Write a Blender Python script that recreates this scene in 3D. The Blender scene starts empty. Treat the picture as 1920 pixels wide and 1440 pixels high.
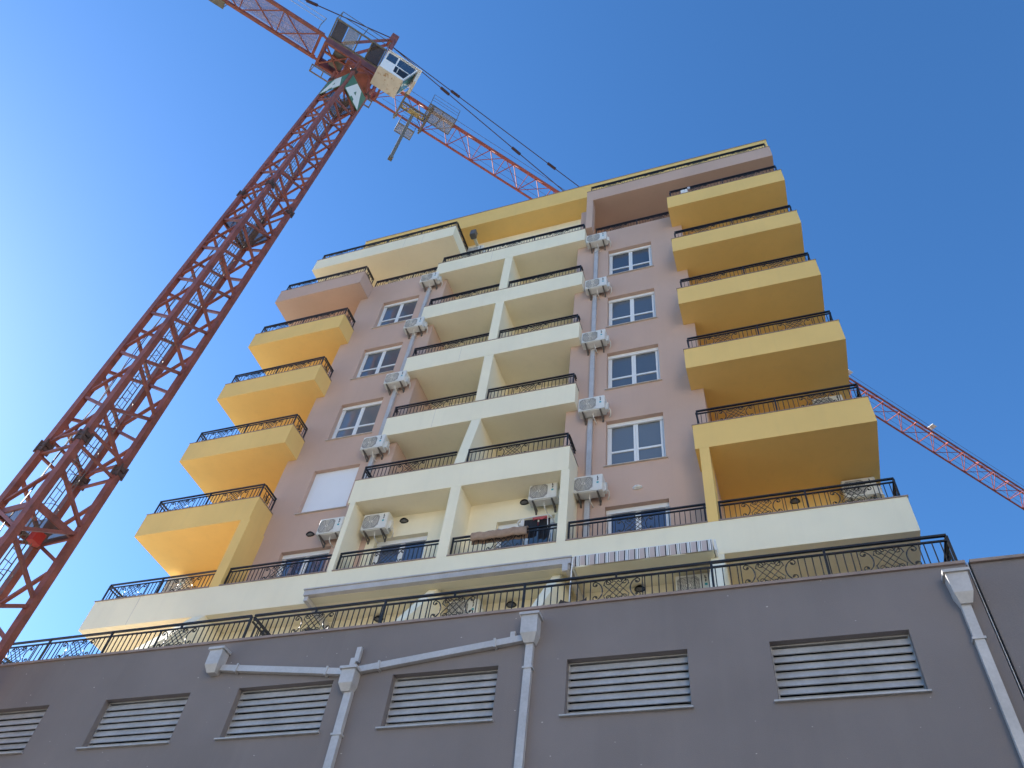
import bpy, math, random
from mathutils import Vector, Matrix

random.seed(7)
scene = bpy.context.scene
COL = scene.collection

# ------------------------------------------------------------------ camera
cam_data = bpy.data.cameras.new("camera")
cam_data.sensor_fit = 'HORIZONTAL'
cam_data.sensor_width = 36.0
cam_data.lens = 1475.36 / 1920.0 * 36.0
cam_data.clip_start = 0.05
cam_data.clip_end = 3000.0
cam = bpy.data.objects.new("camera", cam_data)
COL.objects.link(cam)
# rows: camera right, up, back axes expressed in the world
RW = [(0.94545509, 0.30982062, 0.10062732), (0.17985501, -0.75403172, 0.6317344), (0.27160054, -0.57917816, -0.76862592)]
vx, vy, vz = (Vector(r).normalized() for r in RW)
cam.matrix_world = Matrix(((vx.x, vy.x, vz.x, 0), (vx.y, vy.y, vz.y, 0), (vx.z, vy.z, vz.z, 0), (0, 0, 0, 1)))
scene.camera = cam
GZ = -1.6                       # the street level below the camera

# ------------------------------------------------------------------ sky, sun, exposure
SUN = Vector((-0.88, 0.12, 0.46)).normalized()
elev = math.asin(SUN.z)
world = bpy.data.worlds.new("World")
scene.world = world
world.use_nodes = True
wn = world.node_tree
wn.nodes.clear()
sky = wn.nodes.new("ShaderNodeTexSky")
sky.sky_type = 'NISHITA'
sky.sun_disc = False
sky.sun_elevation = elev
sky.sun_rotation = math.atan2(SUN.x, SUN.y)
sky.altitude = 100
sky.air_density = 1.0
sky.dust_density = 0.3
sky.ozone_density = 6.0
bg = wn.nodes.new("ShaderNodeBackground")
bg.inputs[1].default_value = 0.086
wo = wn.nodes.new("ShaderNodeOutputWorld")
hs = wn.nodes.new("ShaderNodeHueSaturation")      # the clear, deep blue of the day
hs.inputs["Saturation"].default_value = 1.12
wn.links.new(sky.outputs[0], hs.inputs["Color"])
wn.links.new(hs.outputs[0], bg.inputs[0])
wn.links.new(bg.outputs[0], wo.inputs[0])
sl = bpy.data.lights.new("sun", 'SUN')
sl.energy = 5.0
sl.angle = math.radians(0.5)
sl.color = (1.0, 0.95, 0.87)
so = bpy.data.objects.new("sun", sl)
COL.objects.link(so)
so.rotation_euler = (-SUN).to_track_quat('-Z', 'Y').to_euler()
so.location = SUN * 80
scene.view_settings.view_transform = 'Standard'
scene.view_settings.look = 'None'
scene.view_settings.exposure = 1.70
scene.view_settings.gamma = 1.0
scene.view_settings.use_curve_mapping = False
scene.cycles.use_denoising = True
scene.cycles.max_bounces = 8
scene.cycles.diffuse_bounces = 5
scene.cycles.transparent_max_bounces = 16

# ------------------------------------------------------------------ materials
def nd(nt, t, **kw):
    n = nt.nodes.new(t)
    for k, v in kw.items():
        setattr(n, k, v)
    return n

def mat(name, col, rough=0.8, metal=0.0, var=0.10, scale=1.2, fine=60.0, bump=0.0, spec=0.4, streak=0.0, streak_col=None, speck=None, rust=None):
    m = bpy.data.materials.new(name)
    m.use_nodes = True
    nt = m.node_tree
    b = nt.nodes["Principled BSDF"]
    b.inputs["Roughness"].default_value = rough
    b.inputs["Metallic"].default_value = metal
    b.inputs["Specular IOR Level"].default_value = spec
    geo = nd(nt, "ShaderNodeNewGeometry")
    n1 = nd(nt, "ShaderNodeTexNoise"); n1.inputs["Scale"].default_value = scale; n1.inputs["Detail"].default_value = 6
    n2 = nd(nt, "ShaderNodeTexNoise"); n2.inputs["Scale"].default_value = fine; n2.inputs["Detail"].default_value = 3
    nt.links.new(geo.outputs["Position"], n1.inputs["Vector"])
    nt.links.new(geo.outputs["Position"], n2.inputs["Vector"])
    def mul(a, lo, hi):
        r = nd(nt, "ShaderNodeMapRange")
        r.inputs[1].default_value = 0.3; r.inputs[2].default_value = 0.7
        r.inputs[3].default_value = lo; r.inputs[4].default_value = hi
        nt.links.new(a, r.inputs[0]); return r.outputs[0]
    f1 = mul(n1.outputs[0], 1 - var, 1 + var)
    f2 = mul(n2.outputs[0], 1 - var * 0.5, 1 + var * 0.5)
    mm = nd(nt, "ShaderNodeMath", operation='MULTIPLY')
    nt.links.new(f1, mm.inputs[0]); nt.links.new(f2, mm.inputs[1])
    cm = nd(nt, "ShaderNodeMix", data_type='RGBA', blend_type='MULTIPLY')
    cm.inputs[0].default_value = 1.0
    cm.inputs[6].default_value = (*col, 1)
    nt.links.new(mm.outputs[0], cm.inputs[7])
    out = cm.outputs[2]
    if streak > 0:           # rain streaks running down the wall
        mp = nd(nt, "ShaderNodeMapping"); mp.inputs["Scale"].default_value = (2.6, 2.6, 0.12)
        nt.links.new(geo.outputs["Position"], mp.inputs["Vector"])
        ns = nd(nt, "ShaderNodeTexNoise"); ns.inputs["Scale"].default_value = 2.0; ns.inputs["Detail"].default_value = 5
        nt.links.new(mp.outputs[0], ns.inputs["Vector"])
        rs = nd(nt, "ShaderNodeMapRange"); rs.inputs[1].default_value = 0.52; rs.inputs[2].default_value = 0.75; rs.inputs[3].default_value = 0; rs.inputs[4].default_value = streak
        nt.links.new(ns.outputs[0], rs.inputs[0])
        c2 = nd(nt, "ShaderNodeMix", data_type='RGBA'); nt.links.new(rs.outputs[0], c2.inputs[0]); nt.links.new(out, c2.inputs[6])
        sc_ = streak_col or tuple(c * 0.6 for c in col)
        c2.inputs[7].default_value = (*sc_, 1); out = c2.outputs[2]
    if speck:                # small chips
        nv = nd(nt, "ShaderNodeTexVoronoi"); nv.inputs["Scale"].default_value = speck[0]
        mp2 = nd(nt, "ShaderNodeMapping"); mp2.inputs["Scale"].default_value = (1, 1, 2.0)
        nt.links.new(geo.outputs["Position"], mp2.inputs["Vector"]); nt.links.new(mp2.outputs[0], nv.inputs["Vector"])
        wn_ = nd(nt, "ShaderNodeTexWhiteNoise"); nt.links.new(nv.outputs["Position"], wn_.inputs["Vector"])
        sz = nd(nt, "ShaderNodeMath", operation='MULTIPLY'); sz.inputs[1].default_value = speck[1]; nt.links.new(wn_.outputs["Value"], sz.inputs[0])
        pw = nd(nt, "ShaderNodeMath", operation='POWER'); pw.inputs[1].default_value = 3.0
        sep = nd(nt, "ShaderNodeSeparateColor"); nt.links.new(wn_.outputs["Color"], sep.inputs[0]); nt.links.new(sep.outputs[1], pw.inputs[0])
        sz2 = nd(nt, "ShaderNodeMath", operation='MULTIPLY'); sz2.inputs[1].default_value = speck[1]; nt.links.new(pw.outputs[0], sz2.inputs[0])
        lt = nd(nt, "ShaderNodeMath", operation='LESS_THAN'); nt.links.new(nv.outputs["Distance"], lt.inputs[0]); nt.links.new(sz2.outputs[0], lt.inputs[1])
        gt = nd(nt, "ShaderNodeMath", operation='GREATER_THAN'); gt.inputs[1].default_value = speck[3]; nt.links.new(wn_.outputs[0], gt.inputs[0])
        an = nd(nt, "ShaderNodeMath", operation='MULTIPLY'); nt.links.new(lt.outputs[0], an.inputs[0]); nt.links.new(gt.outputs[0], an.inputs[1])
        c3 = nd(nt, "ShaderNodeMix", data_type='RGBA'); nt.links.new(an.outputs[0], c3.inputs[0]); nt.links.new(out, c3.inputs[6]); c3.inputs[7].default_value = (*speck[2], 1); out = c3.outputs[2]
    if rust:
        nr = nd(nt, "ShaderNodeTexNoise"); nr.inputs["Scale"].default_value = rust[0]; nr.inputs["Detail"].default_value = 8; nr.inputs["Roughness"].default_value = 0.7
        nt.links.new(geo.outputs["Position"], nr.inputs["Vector"])
        rr = nd(nt, "ShaderNodeMapRange"); rr.inputs[1].default_value = rust[1]; rr.inputs[2].default_value = rust[1] + 0.1; rr.inputs[3].default_value = 0; rr.inputs[4].default_value = 0.85
        nt.links.new(nr.outputs[0], rr.inputs[0])
        c4 = nd(nt, "ShaderNodeMix", data_type='RGBA'); nt.links.new(rr.outputs[0], c4.inputs[0]); nt.links.new(out, c4.inputs[6]); c4.inputs[7].default_value = (*rust[2], 1); out = c4.outputs[2]
    nt.links.new(out, b.inputs["Base Color"])
    if bump > 0:
        bp = nd(nt, "ShaderNodeBump"); bp.inputs["Strength"].default_value = bump; bp.inputs["Distance"].default_value = 0.01
        nt.links.new(n2.outputs[0], bp.inputs["Height"]); nt.links.new(bp.outputs[0], b.inputs["Normal"])
    return m

M = {}
M['ground'] = mat('dry_scrub_ground', (0.065, 0.066, 0.048), 0.95, var=0.3, scale=0.15, fine=3)
M['gravel'] = mat('pale_gravel', (0.43, 0.415, 0.345), 0.9, var=0.15, scale=0.3, fine=3)
M['blockwall'] = mat('pale_sand_render', (0.80, 0.70, 0.56), 0.9, var=0.06, scale=0.5, fine=20)
M['asphalt'] = mat('asphalt', (0.06, 0.058, 0.056), 0.9, var=0.2, scale=0.5, fine=30)
M['grey'] = mat('grey_render', (0.216, 0.190, 0.188), 0.9, var=0.10, scale=0.5, fine=90, bump=0.35, streak=0.30, streak_col=(0.24, 0.215, 0.208), speck=(7.0, 0.11, (0.55, 0.51, 0.48), 0.60))
M['mauve'] = mat('mauve_render', (0.56, 0.395, 0.32), 0.9, var=0.06, scale=0.55, fine=80, bump=0.25, streak=0.10, streak_col=(0.42, 0.31, 0.26))
M['cream'] = mat('cream_render', (0.88, 0.81, 0.62), 0.9, var=0.035, scale=0.8, fine=80, bump=0.2, streak=0.10, streak_col=(0.62, 0.58, 0.47))
M['yellow'] = mat('yellow_render', (0.85, 0.57, 0.20), 0.9, var=0.04, scale=0.8, fine=80, bump=0.2, streak=0.12, streak_col=(0.62, 0.44, 0.2))
M['sillstone'] = mat('pale_sill_stone', (0.55, 0.50, 0.46), 0.6, var=0.08, scale=5)
M['tile'] = mat('grey_floor_tile', (0.22, 0.21, 0.20), 0.8, var=0.1, scale=2)
M['stone'] = mat('coping_stone', (0.30, 0.23, 0.20), 0.6, var=0.12, scale=4)
M['iron'] = mat('black_iron', (0.012, 0.012, 0.014), 0.45, metal=0.0, var=0.2, spec=0.5)
M['white'] = mat('white_pvc', (0.80, 0.81, 0.82), 0.35, var=0.03)
M['shutter'] = mat('white_shutter', (0.80, 0.81, 0.84), 0.45, var=0.02)
M['steel'] = mat('galvanised_sheet', (0.50, 0.485, 0.485), 0.45, metal=0.12, var=0.10, scale=2.5, fine=25)
M['slat'] = mat('aluminium_slat', (0.44, 0.435, 0.44), 0.5, metal=0.15, var=0.14, scale=3.0, fine=18)
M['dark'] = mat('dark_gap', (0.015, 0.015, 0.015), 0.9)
M['joint'] = mat('joint_rubber', (0.02, 0.02, 0.022), 0.7)
M['acbody'] = mat('white_enamel', (0.72, 0.72, 0.69), 0.4, var=0.05, scale=5, streak=0.15, streak_col=(0.5, 0.46, 0.38))
M['grille'] = mat('grey_grille', (0.16, 0.16, 0.16), 0.5, var=0.2, scale=20)
M['collar'] = mat('greasy_dark_steel', (0.085, 0.05, 0.042), 0.7, var=0.35, scale=12)
M['bracket'] = mat('bracket_steel', (0.17, 0.16, 0.15), 0.5, metal=0.3)
M['hose'] = mat('white_hose', (0.68, 0.66, 0.62), 0.6)
M['black'] = mat('black_plastic', (0.015, 0.015, 0.016), 0.45)
M['teal'] = mat('teal_sticker', (0.05, 0.35, 0.40), 0.5)
M['lampw'] = mat('white_diffuser', (0.75, 0.75, 0.73), 0.3)
M['red'] = mat('crane_red_paint', (0.235, 0.074, 0.055), 0.55, var=0.25, scale=3, fine=30, rust=(2.2, 0.60, (0.10, 0.045, 0.03)))
M['redlight'] = mat('crane_red_lighter', (0.31, 0.082, 0.06), 0.45, var=0.2, scale=3, fine=30)  # lighter red for the jib than for the mast
M['cranegrey'] = mat('crane_grey_steel', (0.15, 0.14, 0.12), 0.6, var=0.2, scale=5)
M['craneyel'] = mat('dirty_yellow_steel', (0.40, 0.31, 0.14), 0.6, var=0.2, scale=5)
M['cabwhite'] = mat('cab_white', (0.82, 0.82, 0.82), 0.4, var=0.03)
M['cabbeige'] = mat('cab_underside', (0.68, 0.63, 0.54), 0.6, var=0.08, scale=3, rust=(4.0, 0.56, (0.38, 0.20, 0.06)))
M['green'] = mat('green_board', (0.06, 0.17, 0.115), 0.6, var=0.12, scale=3)
M['letter'] = mat('white_letter', (0.70, 0.72, 0.70), 0.6, var=0.05)
M['cable'] = mat('dark_cable', (0.05, 0.025, 0.03), 0.6)
M['carpet'] = mat('tan_carpet', (0.36, 0.25, 0.18), 0.95, var=0.15, scale=12, fine=120, bump=0.6)
M['canvas'] = mat('cream_canvas', (0.72, 0.68, 0.52), 0.9, var=0.05)
M['cloth_red'] = mat('red_cloth', (0.5, 0.10, 0.10), 0.9)
M['cloth_white'] = mat('white_cloth', (0.78, 0.76, 0.74), 0.9)
M['cloth_dark'] = mat('dark_cloth', (0.02, 0.02, 0.025), 0.9)
M['chair'] = mat('dark_rattan', (0.05, 0.04, 0.035), 0.7)
M['curtain'] = mat('pale_curtain', (0.5, 0.5, 0.5), 0.9)

def glass_mat(name, col, rough, spec):
    m = bpy.data.materials.new(name); m.use_nodes = True
    nt = m.node_tree; b = nt.nodes["Principled BSDF"]
    b.inputs["Base Color"].default_value = (*col, 1); b.inputs["Roughness"].default_value = rough
    b.inputs["Specular IOR Level"].default_value = spec; b.inputs["IOR"].default_value = 1.6
    geo = nd(nt, "ShaderNodeNewGeometry"); n = nd(nt, "ShaderNodeTexNoise"); n.inputs["Scale"].default_value = 1.3
    nt.links.new(geo.outputs["Position"], n.inputs["Vector"])
    bp = nd(nt, "ShaderNodeBump"); bp.inputs["Strength"].default_value = 0.06; bp.inputs["Distance"].default_value = 0.05
    nt.links.new(n.outputs[0], bp.inputs["Height"]); nt.links.new(bp.outputs[0], b.inputs["Normal"])
    return m
M['glass'] = glass_mat('window_glass', (0.095, 0.115, 0.14), 0.03, 0.9)
M['glassdark'] = glass_mat('window_glass_dark_room', (0.06, 0.075, 0.095), 0.03, 0.9)
M['glasscurtain'] = glass_mat('window_glass_over_curtain', (0.15, 0.17, 0.19), 0.04, 0.9)
M['glassblue'] = glass_mat('door_glass', (0.075, 0.10, 0.17), 0.03, 0.9)

def grating_mat(name, col, cover):
    m = bpy.data.materials.new(name); m.use_nodes = True
    nt = m.node_tree; b = nt.nodes["Principled BSDF"]; b.inputs["Base Color"].default_value = (*col, 1); b.inputs["Roughness"].default_value = 0.7
    tr = nd(nt, "ShaderNodeBsdfTransparent"); mx = nd(nt, "ShaderNodeMixShader")
    mx.inputs[0].default_value = cover
    nt.links.new(tr.outputs[0], mx.inputs[1]); nt.links.new(b.outputs[0], mx.inputs[2])
    nt.links.new(mx.outputs[0], nt.nodes["Material Output"].inputs[0])
    return m
M['grating'] = grating_mat('open_grating', (0.30, 0.22, 0.22), 0.40)
M['gratinggrey'] = grating_mat('open_grating_grey', (0.30, 0.30, 0.28), 0.5)
M['gratingdark'] = grating_mat('open_grating_dark', (0.06, 0.05, 0.048), 0.80)

def stripes_mat():
    m = bpy.data.materials.new('striped_fabric'); m.use_nodes = True
    nt = m.node_tree; b = nt.nodes["Principled BSDF"]; b.inputs["Roughness"].default_value = 0.9
    geo = nd(nt, "ShaderNodeNewGeometry"); sp = nd(nt, "ShaderNodeSeparateXYZ"); nt.links.new(geo.outputs["Position"], sp.inputs[0])
    dv = nd(nt, "ShaderNodeMath", operation='DIVIDE'); dv.inputs[1].default_value = 0.205; nt.links.new(sp.outputs[0], dv.inputs[0])
    fl = nd(nt, "ShaderNodeMath", operation='FLOORED_MODULO'); fl.inputs[1].default_value = 1.0; nt.links.new(dv.outputs[0], fl.inputs[0])
    cr = nd(nt, "ShaderNodeValToRGB"); cr.color_ramp.interpolation = 'CONSTANT'
    e = cr.color_ramp.elements; e[0].position = 0; e[0].color = (0.52, 0.44, 0.43, 1); e[1].position = 0.42; e[1].color = (0.03, 0.035, 0.045, 1)
    for p, c in ((0.54, (0.75, 0.76, 0.76, 1)), (0.62, (0.35, 0.42, 0.47, 1)), (0.68, (0.75, 0.76, 0.76, 1)), (0.80, (0.04, 0.05, 0.06, 1)), (0.87, (0.7, 0.71, 0.71, 1)), (0.94, (0.52, 0.44, 0.43, 1))):
        x = e.new(p); x.color = c
    nt.links.new(fl.outputs[0], cr.inputs[0]); nt.links.new(cr.outputs[0], b.inputs["Base Color"])
    return m
M['stripes'] = stripes_mat()

# ------------------------------------------------------------------ mesh tools
ABS = {}
class MB:
    def __init__(s): s.v = []; s.f = []
    def add(s, vs, fs):
        o = len(s.v); s.v += [tuple(p) for p in vs]; s.f += [tuple(i + o for i in f) for f in fs]; return s
    def box(s, x0, x1, y0, y1, z0, z1):
        if x0 > x1: x0, x1 = x1, x0
        if y0 > y1: y0, y1 = y1, y0
        if z0 > z1: z0, z1 = z1, z0
        return s.add([(x0,y0,z0),(x1,y0,z0),(x1,y1,z0),(x0,y1,z0),(x0,y0,z1),(x1,y0,z1),(x1,y1,z1),(x0,y1,z1)],
              [(0,3,2,1),(4,5,6,7),(0,1,5,4),(1,2,6,5),(2,3,7,6),(3,0,4,7)])
    def bbox(s, x0, x1, y0, y1, z0, z1, b):      # box with chamfered vertical/long edges
        n = len(s.v)
        bm = [(x0+b,y0),(x1-b,y0),(x1,y0+b),(x1,y1-b),(x1-b,y1),(x0+b,y1),(x0,y1-b),(x0,y0+b)]
        return s.prism(bm, z0, z1)
    def prism(s, poly, a0, a1, axis='z'):
        n = len(poly)
        area = sum(poly[i][0]*poly[(i+1)%n][1] - poly[(i+1)%n][0]*poly[i][1] for i in range(n))
        if area < 0: poly = poly[::-1]
        def P(p, a):
            if axis == 'z': return (p[0], p[1], a)
            if axis == 'x': return (a, p[0], p[1])      # poly in (y,z)
            return (p[1], a, p[0])                      # axis y: poly in (z,x)
        vs = [P(p, a0) for p in poly] + [P(p, a1) for p in poly]
        fs = [tuple(range(n))[::-1], tuple(range(n, 2*n))] + [(i, (i+1) % n, n+(i+1) % n, n+i) for i in range(n)]
        return s.add(vs, fs)
    def bar(s, p, q, w, h=None, up=(0,0,1)):
        h = h or w
        p = Vector(p); q = Vector(q); d = q - p
        if d.length < 1e-6: return s
        d.normalize(); u = Vector(up)
        if abs(d.dot(u)) > 0.98: u = Vector((0,1,0))
        a = d.cross(u).normalized() * (w/2); b = a.cross(d).normalized() * (h/2)
        vs = []
        for c in (p, q):
            vs += [c-a-b, c+a-b, c+a+b, c-a+b]
        return s.add(vs, [(0,1,2,3),(7,6,5,4),(0,4,5,1),(1,5,6,2),(2,6,7,3),(3,7,4,0)])
    def tube(s, pts, r, n=5):
        pts = [Vector(p) for p in pts]; m = len(pts); rings = []
        ref = Vector((0.31, 0.17, 0.93))
        for i in range(m):
            d = (pts[min(i+1, m-1)] - pts[max(i-1, 0)]).normalized()
            a = d.cross(ref)
            if a.length < 0.05: a = d.cross(Vector((1,0,0)))
            a.normalize(); b = d.cross(a)
            rings.append([pts[i] + (a*math.cos(2*math.pi*k/n) + b*math.sin(2*math.pi*k/n))*r for k in range(n)])
        vs = [v for g in rings for v in g]; fs = []
        for i in range(m-1):
            for k in range(n):
                fs.append((i*n+k, i*n+(k+1) % n, (i+1)*n+(k+1) % n, (i+1)*n+k))
        fs += [tuple(range(n))[::-1], tuple(range((m-1)*n, m*n))]
        return s.add(vs, fs)
    def quad(s, a, b, c, d): return s.add([a,b,c,d], [(0,1,2,3)])
    def build(s, name, m, parent=None, smooth=False):
        c = Vector((0,0,0))
        lo = [min(v[i] for v in s.v) for i in range(3)]; hi = [max(v[i] for v in s.v) for i in range(3)]
        c = Vector([(lo[i]+hi[i])/2 for i in range(3)])
        if parent is None: c.z = lo[2]
        me = bpy.data.meshes.new(name)
        me.from_pydata([(v[0]-c.x, v[1]-c.y, v[2]-c.z) for v in s.v], [], s.f)
        me.materials.append(M[m] if isinstance(m, str) else m)
        if smooth:
            for p in me.polygons: p.use_smooth = True
        me.update()
        o = bpy.data.objects.new(name, me); COL.objects.link(o)
        ABS[o] = c
        if parent is not None:
            o.parent = parent; o.location = c - ABS[parent]
        else: o.location = c
        return o

def tag(o, label, cat, group=None, kind=None):
    o['label'] = label
    if cat: o['category'] = cat
    if group: o['group'] = group
    if kind: o['kind'] = kind
    return o

def empty(name, loc, label, cat, group=None):
    o = bpy.data.objects.new(name, None); COL.objects.link(o); o.location = loc; ABS[o] = Vector(loc)
    o.empty_display_size = 0.2
    return tag(o, label, cat, group)

def clone(o, parent=None, off=None):          # one object and its children
    c = o.copy(); COL.objects.link(c); c.parent = parent
    if parent is not None: c.location = o.location
    for ch in list(o.children): clone(ch, c)
    return c

def part_copy(o, parent, centre):             # a part sharing its mesh, at an absolute place
    c = o.copy(); COL.objects.link(c); c.parent = parent; ABS[c] = Vector(centre); c.location = Vector(centre) - ABS[parent]
    for ch in list(o.children):
        d = ch.copy(); COL.objects.link(d); d.parent = c; d.location = ch.location; ABS[d] = ABS[c] + ch.location
    return c

def wall_open(mb, x0, x1, z0, z1, y, ops, rev):
    """front face at y (facing -y) with openings (xa,xb,za,zb) and their reveals."""
    xs = sorted({x0, x1, *[o[0] for o in ops], *[o[1] for o in ops]}); zs = sorted({z0, z1, *[o[2] for o in ops], *[o[3] for o in ops]})
    for i in range(len(xs)-1):
        for j in range(len(zs)-1):
            cx, cz = (xs[i]+xs[i+1])/2, (zs[j]+zs[j+1])/2
            if any(o[0] < cx < o[1] and o[2] < cz < o[3] for o in ops): continue
            mb.quad((xs[i],y,zs[j]), (xs[i+1],y,zs[j]), (xs[i+1],y,zs[j+1]), (xs[i],y,zs[j+1]))
    for a, b, c, d in ops:
        r = y + rev
        mb.quad((a,y,c),(a,y,d),(a,r,d),(a,r,c)); mb.quad((b,y,d),(b,y,c),(b,r,c),(b,r,d))
        mb.quad((a,y,d),(b,y,d),(b,r,d),(a,r,d)); mb.quad((b,y,c),(a,y,c),(a,r,c),(b,r,c))
    return mb

# ------------------------------------------------------------------ ground
g = MB(); g.quad((-900,-900,GZ),(900,-900,GZ),(900,900,GZ),(-900,900,GZ))
tag(g.build('ground', 'ground'), 'dark scrub ground around the building, unseen, darkened to limit bounce light', None, kind='structure')  # never in view; kept dark so little light bounces up to the soffits

r_ = MB(); r_.prism([(-17.5, -22), (60, -22), (60, 9.8), (-17.5, 9.8)], GZ+0.004, GZ+0.010)
tag(r_.build('yard', 'asphalt'), 'unseen dark asphalt yard in front of the podium, added to keep the right soffits dark', None, kind='structure')  # added out of view, dark to cut bounce on the right soffits
r_ = MB(); r_.prism([(-75, -22), (-17.504, -22), (-17.504, 50), (-75, 50)], GZ+0.004, GZ+0.010)
tag(r_.build('bounce_gravel', 'gravel'), 'unseen pale gravel patch left of the podium, added to bounce light onto the left soffits', None, kind='structure')  # added out of view, pale to throw light up on the left soffits
# added block out of view, its pale wall bounces sunlight onto the shaded facade
blk = empty('bounce_block', (22, -25, GZ), 'added pale block behind the camera, unseen, bouncing sunlight onto the facade', 'building')
bw = MB(); bw.box(14, 30, -44, -9, GZ, 25.0); bw.build('wall', 'blockwall', blk)
bw = MB(); bw.box(13.8, 30.2, -44.2, -8.8, 25.002, 25.5); bw.build('roof', 'blockwall', blk)
w0 = None
for fl in range(7):
    for k in range(7):
        c_ = Vector((13.97, -41.0 + 4.9*k, GZ + 1.9 + 3.2*fl))
        if w0 is None:
            m_ = MB(); m_.box(c_.x-0.03, c_.x+0.03, c_.y-0.6, c_.y+0.6, c_.z-0.65, c_.z+0.65); w0 = m_.build('window', 'black', blk)
        else: part_copy(w0, blk, c_)

# ------------------------------------------------------------------ key planes and levels
YA, YC, YM, YB, YP = 12.85, 13.29, 13.61, 14.90, 10.30
top = {k: 11.12 + 3.0*(k-1) for k in range(1, 9)}
bot = {k: top[k] - 0.80 for k in top}
bot[1] = 10.27; bot[7] = 28.32
XL, XR = -16.95, 2.69

# ================================================================== ironwork
def spiral(cx, cz, r0, r1, a0, a1, n=14):
    return [(cx + (r0+(r1-r0)*t)*math.cos(a0+(a1-a0)*t), (cz + (r0+(r1-r0)*t)*math.sin(a0+(a1-a0)*t))) for t in [i/n for i in range(n+1)]]
PW, PH = 0.86, 0.43
def make_scroll_mesh():
    mb = MB(); h = PH
    def tw(pts, r=0.0075): mb.tube([(x, 0, z) for x, z in pts], r*1.3, 4)
    for sgn in (-1, 1):
        X = lambda x: sgn*x
        e = PW/2
        # big C scroll opening outwards
        arc = []
        for i in range(19):
            t = -1.25 + 2.5*i/18
            arc.append((X(e-0.055-0.165*math.cos(t)+0.02), h*0.5 + h*0.44*math.sin(t)))
        tw(arc, 0.009)
        for zz, s2 in ((0.90, 1), (0.10, -1)):
            base = arc[-1] if s2 == 1 else arc[0]
            sp = []
            for i in range(13):
                t = i/12; a = math.pi*0.5 - t*math.pi*1.6; r = 0.058*(1-0.55*t)
                sp.append((base[0] + X(math.cos(a)*r*0.9), base[1] - s2*0.05 + s2*math.sin(a)*r*0.9))
            tw(sp, 0.008)
            lx, lz = sp[-1]
            mb.tube([(lx, 0, lz), (lx + X(0.012), 0, lz - s2*0.014), (lx + X(0.03), 0, lz - s2*0.02)], 0.013, 4)
        # small curls next to the lattice
        for zz, s2 in ((0.05, 1), (0.95, -1)):
            cx = 0.135
            sp = []
            for i in range(12):
                t = i/11; a = -math.pi*0.5 + t*math.pi*1.7; r = 0.052*(1-0.5*t)
                sp.append((X(cx - math.cos(a)*r), h*zz + s2*(0.05 + math.sin(a)*r)))
            tw([(X(0.21), h*zz + s2*0.10), (X(0.19), h*zz + s2*0.03)] + sp, 0.007)
            lx, lz = sp[-1]
            mb.tube([(lx-0.012, 0, lz), (lx+0.012, 0, lz+0.008)], 0.013, 4)
    # lattice
    for k in (-1, 0, 1):
        for sg in (-1, 1):
            a = (k*0.115 - sg*0.15, h*0.12); b = (k*0.115 + sg*0.15, h*0.90)
            def clip(p, q, lim=0.205):
                (x0, z0), (x1, z1) = p, q
                out = []
                for (xa, za), (xb, zb) in (((x0,z0),(x1,z1)), ((x1,z1),(x0,z0))):
                    if abs(xa) > lim:
                        L = lim if xa > 0 else -lim; t = (L-xa)/(xb-xa); xa, za = L, za+(zb-za)*t
                    out.append((xa, za))
                return out
            tw(clip(a, b), 0.0065)
    for k in (-0.07, 0.07):
        tw(spiral(k, 0.045, 0.035, 0.015, math.pi, -math.pi*0.6, 9), 0.007)
        tw(spiral(k, h-0.045, 0.03, 0.012, -math.pi, math.pi*0.6, 9), 0.007)
    for sx in (-1, 1): mb.box(sx*PW/2-0.007, sx*PW/2+0.007, -0.007, 0.007, 0, h)
    me = bpy.data.meshes.new('scroll_panel'); me.from_pydata(mb.v, [], mb.f); me.materials.append(M['iron']); me.update()
    return me
SCROLL = make_scroll_mesh()
RH = 0.585
def railing(parent, p, q, z, posts, panels, ends=(True, True), stubs=()):
    """straight wrought iron railing from p to q (xy) standing on z; posts and panels at distances along it."""
    p = Vector((*p, z)); q = Vector((*q, z)); L = (q-p).length; d = (q-p)/L; ang = math.atan2(d.y, d.x)
    at = lambda t, h: p + d*t + Vector((0,0,h))
    mb = MB()
    mb.bar(at(0,RH-0.02), at(L,RH-0.02), 0.045, 0.034)
    mb.bar(at(0,RH-0.115), at(L,RH-0.115), 0.03, 0.026)
    mb.bar(at(0,0.035), at(L,0.035), 0.024, 0.018)
    n = max(1, round(L/0.112)); skip = [(c-PW/2-0.03, c+PW/2+0.03) for c in panels]
    for i in range(1, n):
        t = L*i/n
        if any(a < t < b for a, b in skip): continue
        if any(abs(t-c) < 0.035 for c in posts): continue
        mb.bar(at(t,0.035), at(t,RH-0.115), 0.0155)
    o = mb.build('railing', 'iron', parent)
    pp = list(posts)
    for t in pp:
        b = MB(); b.bar(at(t,0.0), at(t,RH-0.037), 0.036, 0.036, up=tuple(d)); b.box(at(t,0).x-0.035, at(t,0).x+0.035, at(t,0).y-0.035, at(t,0).y+0.035, z, z+0.012); b.build('post', 'iron', o)
    for t in stubs:
        b = MB(); b.bar(at(t,RH-0.115), at(t,RH-0.03), 0.03, 0.03, up=tuple(d)); b.build('post', 'iron', o)
    for c in panels:
        s = bpy.data.objects.new('scroll_panel', SCROLL); COL.objects.link(s); s.parent = o
        w = at(c, 0.042); ABS[s] = w; s.location = w - ABS[o]; s.rotation_euler = (0, 0, ang)
    return o

def even(L, n): return [L*i/n for i in range(n+1)], [L*(i+0.5)/n for i in range(n)]

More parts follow.
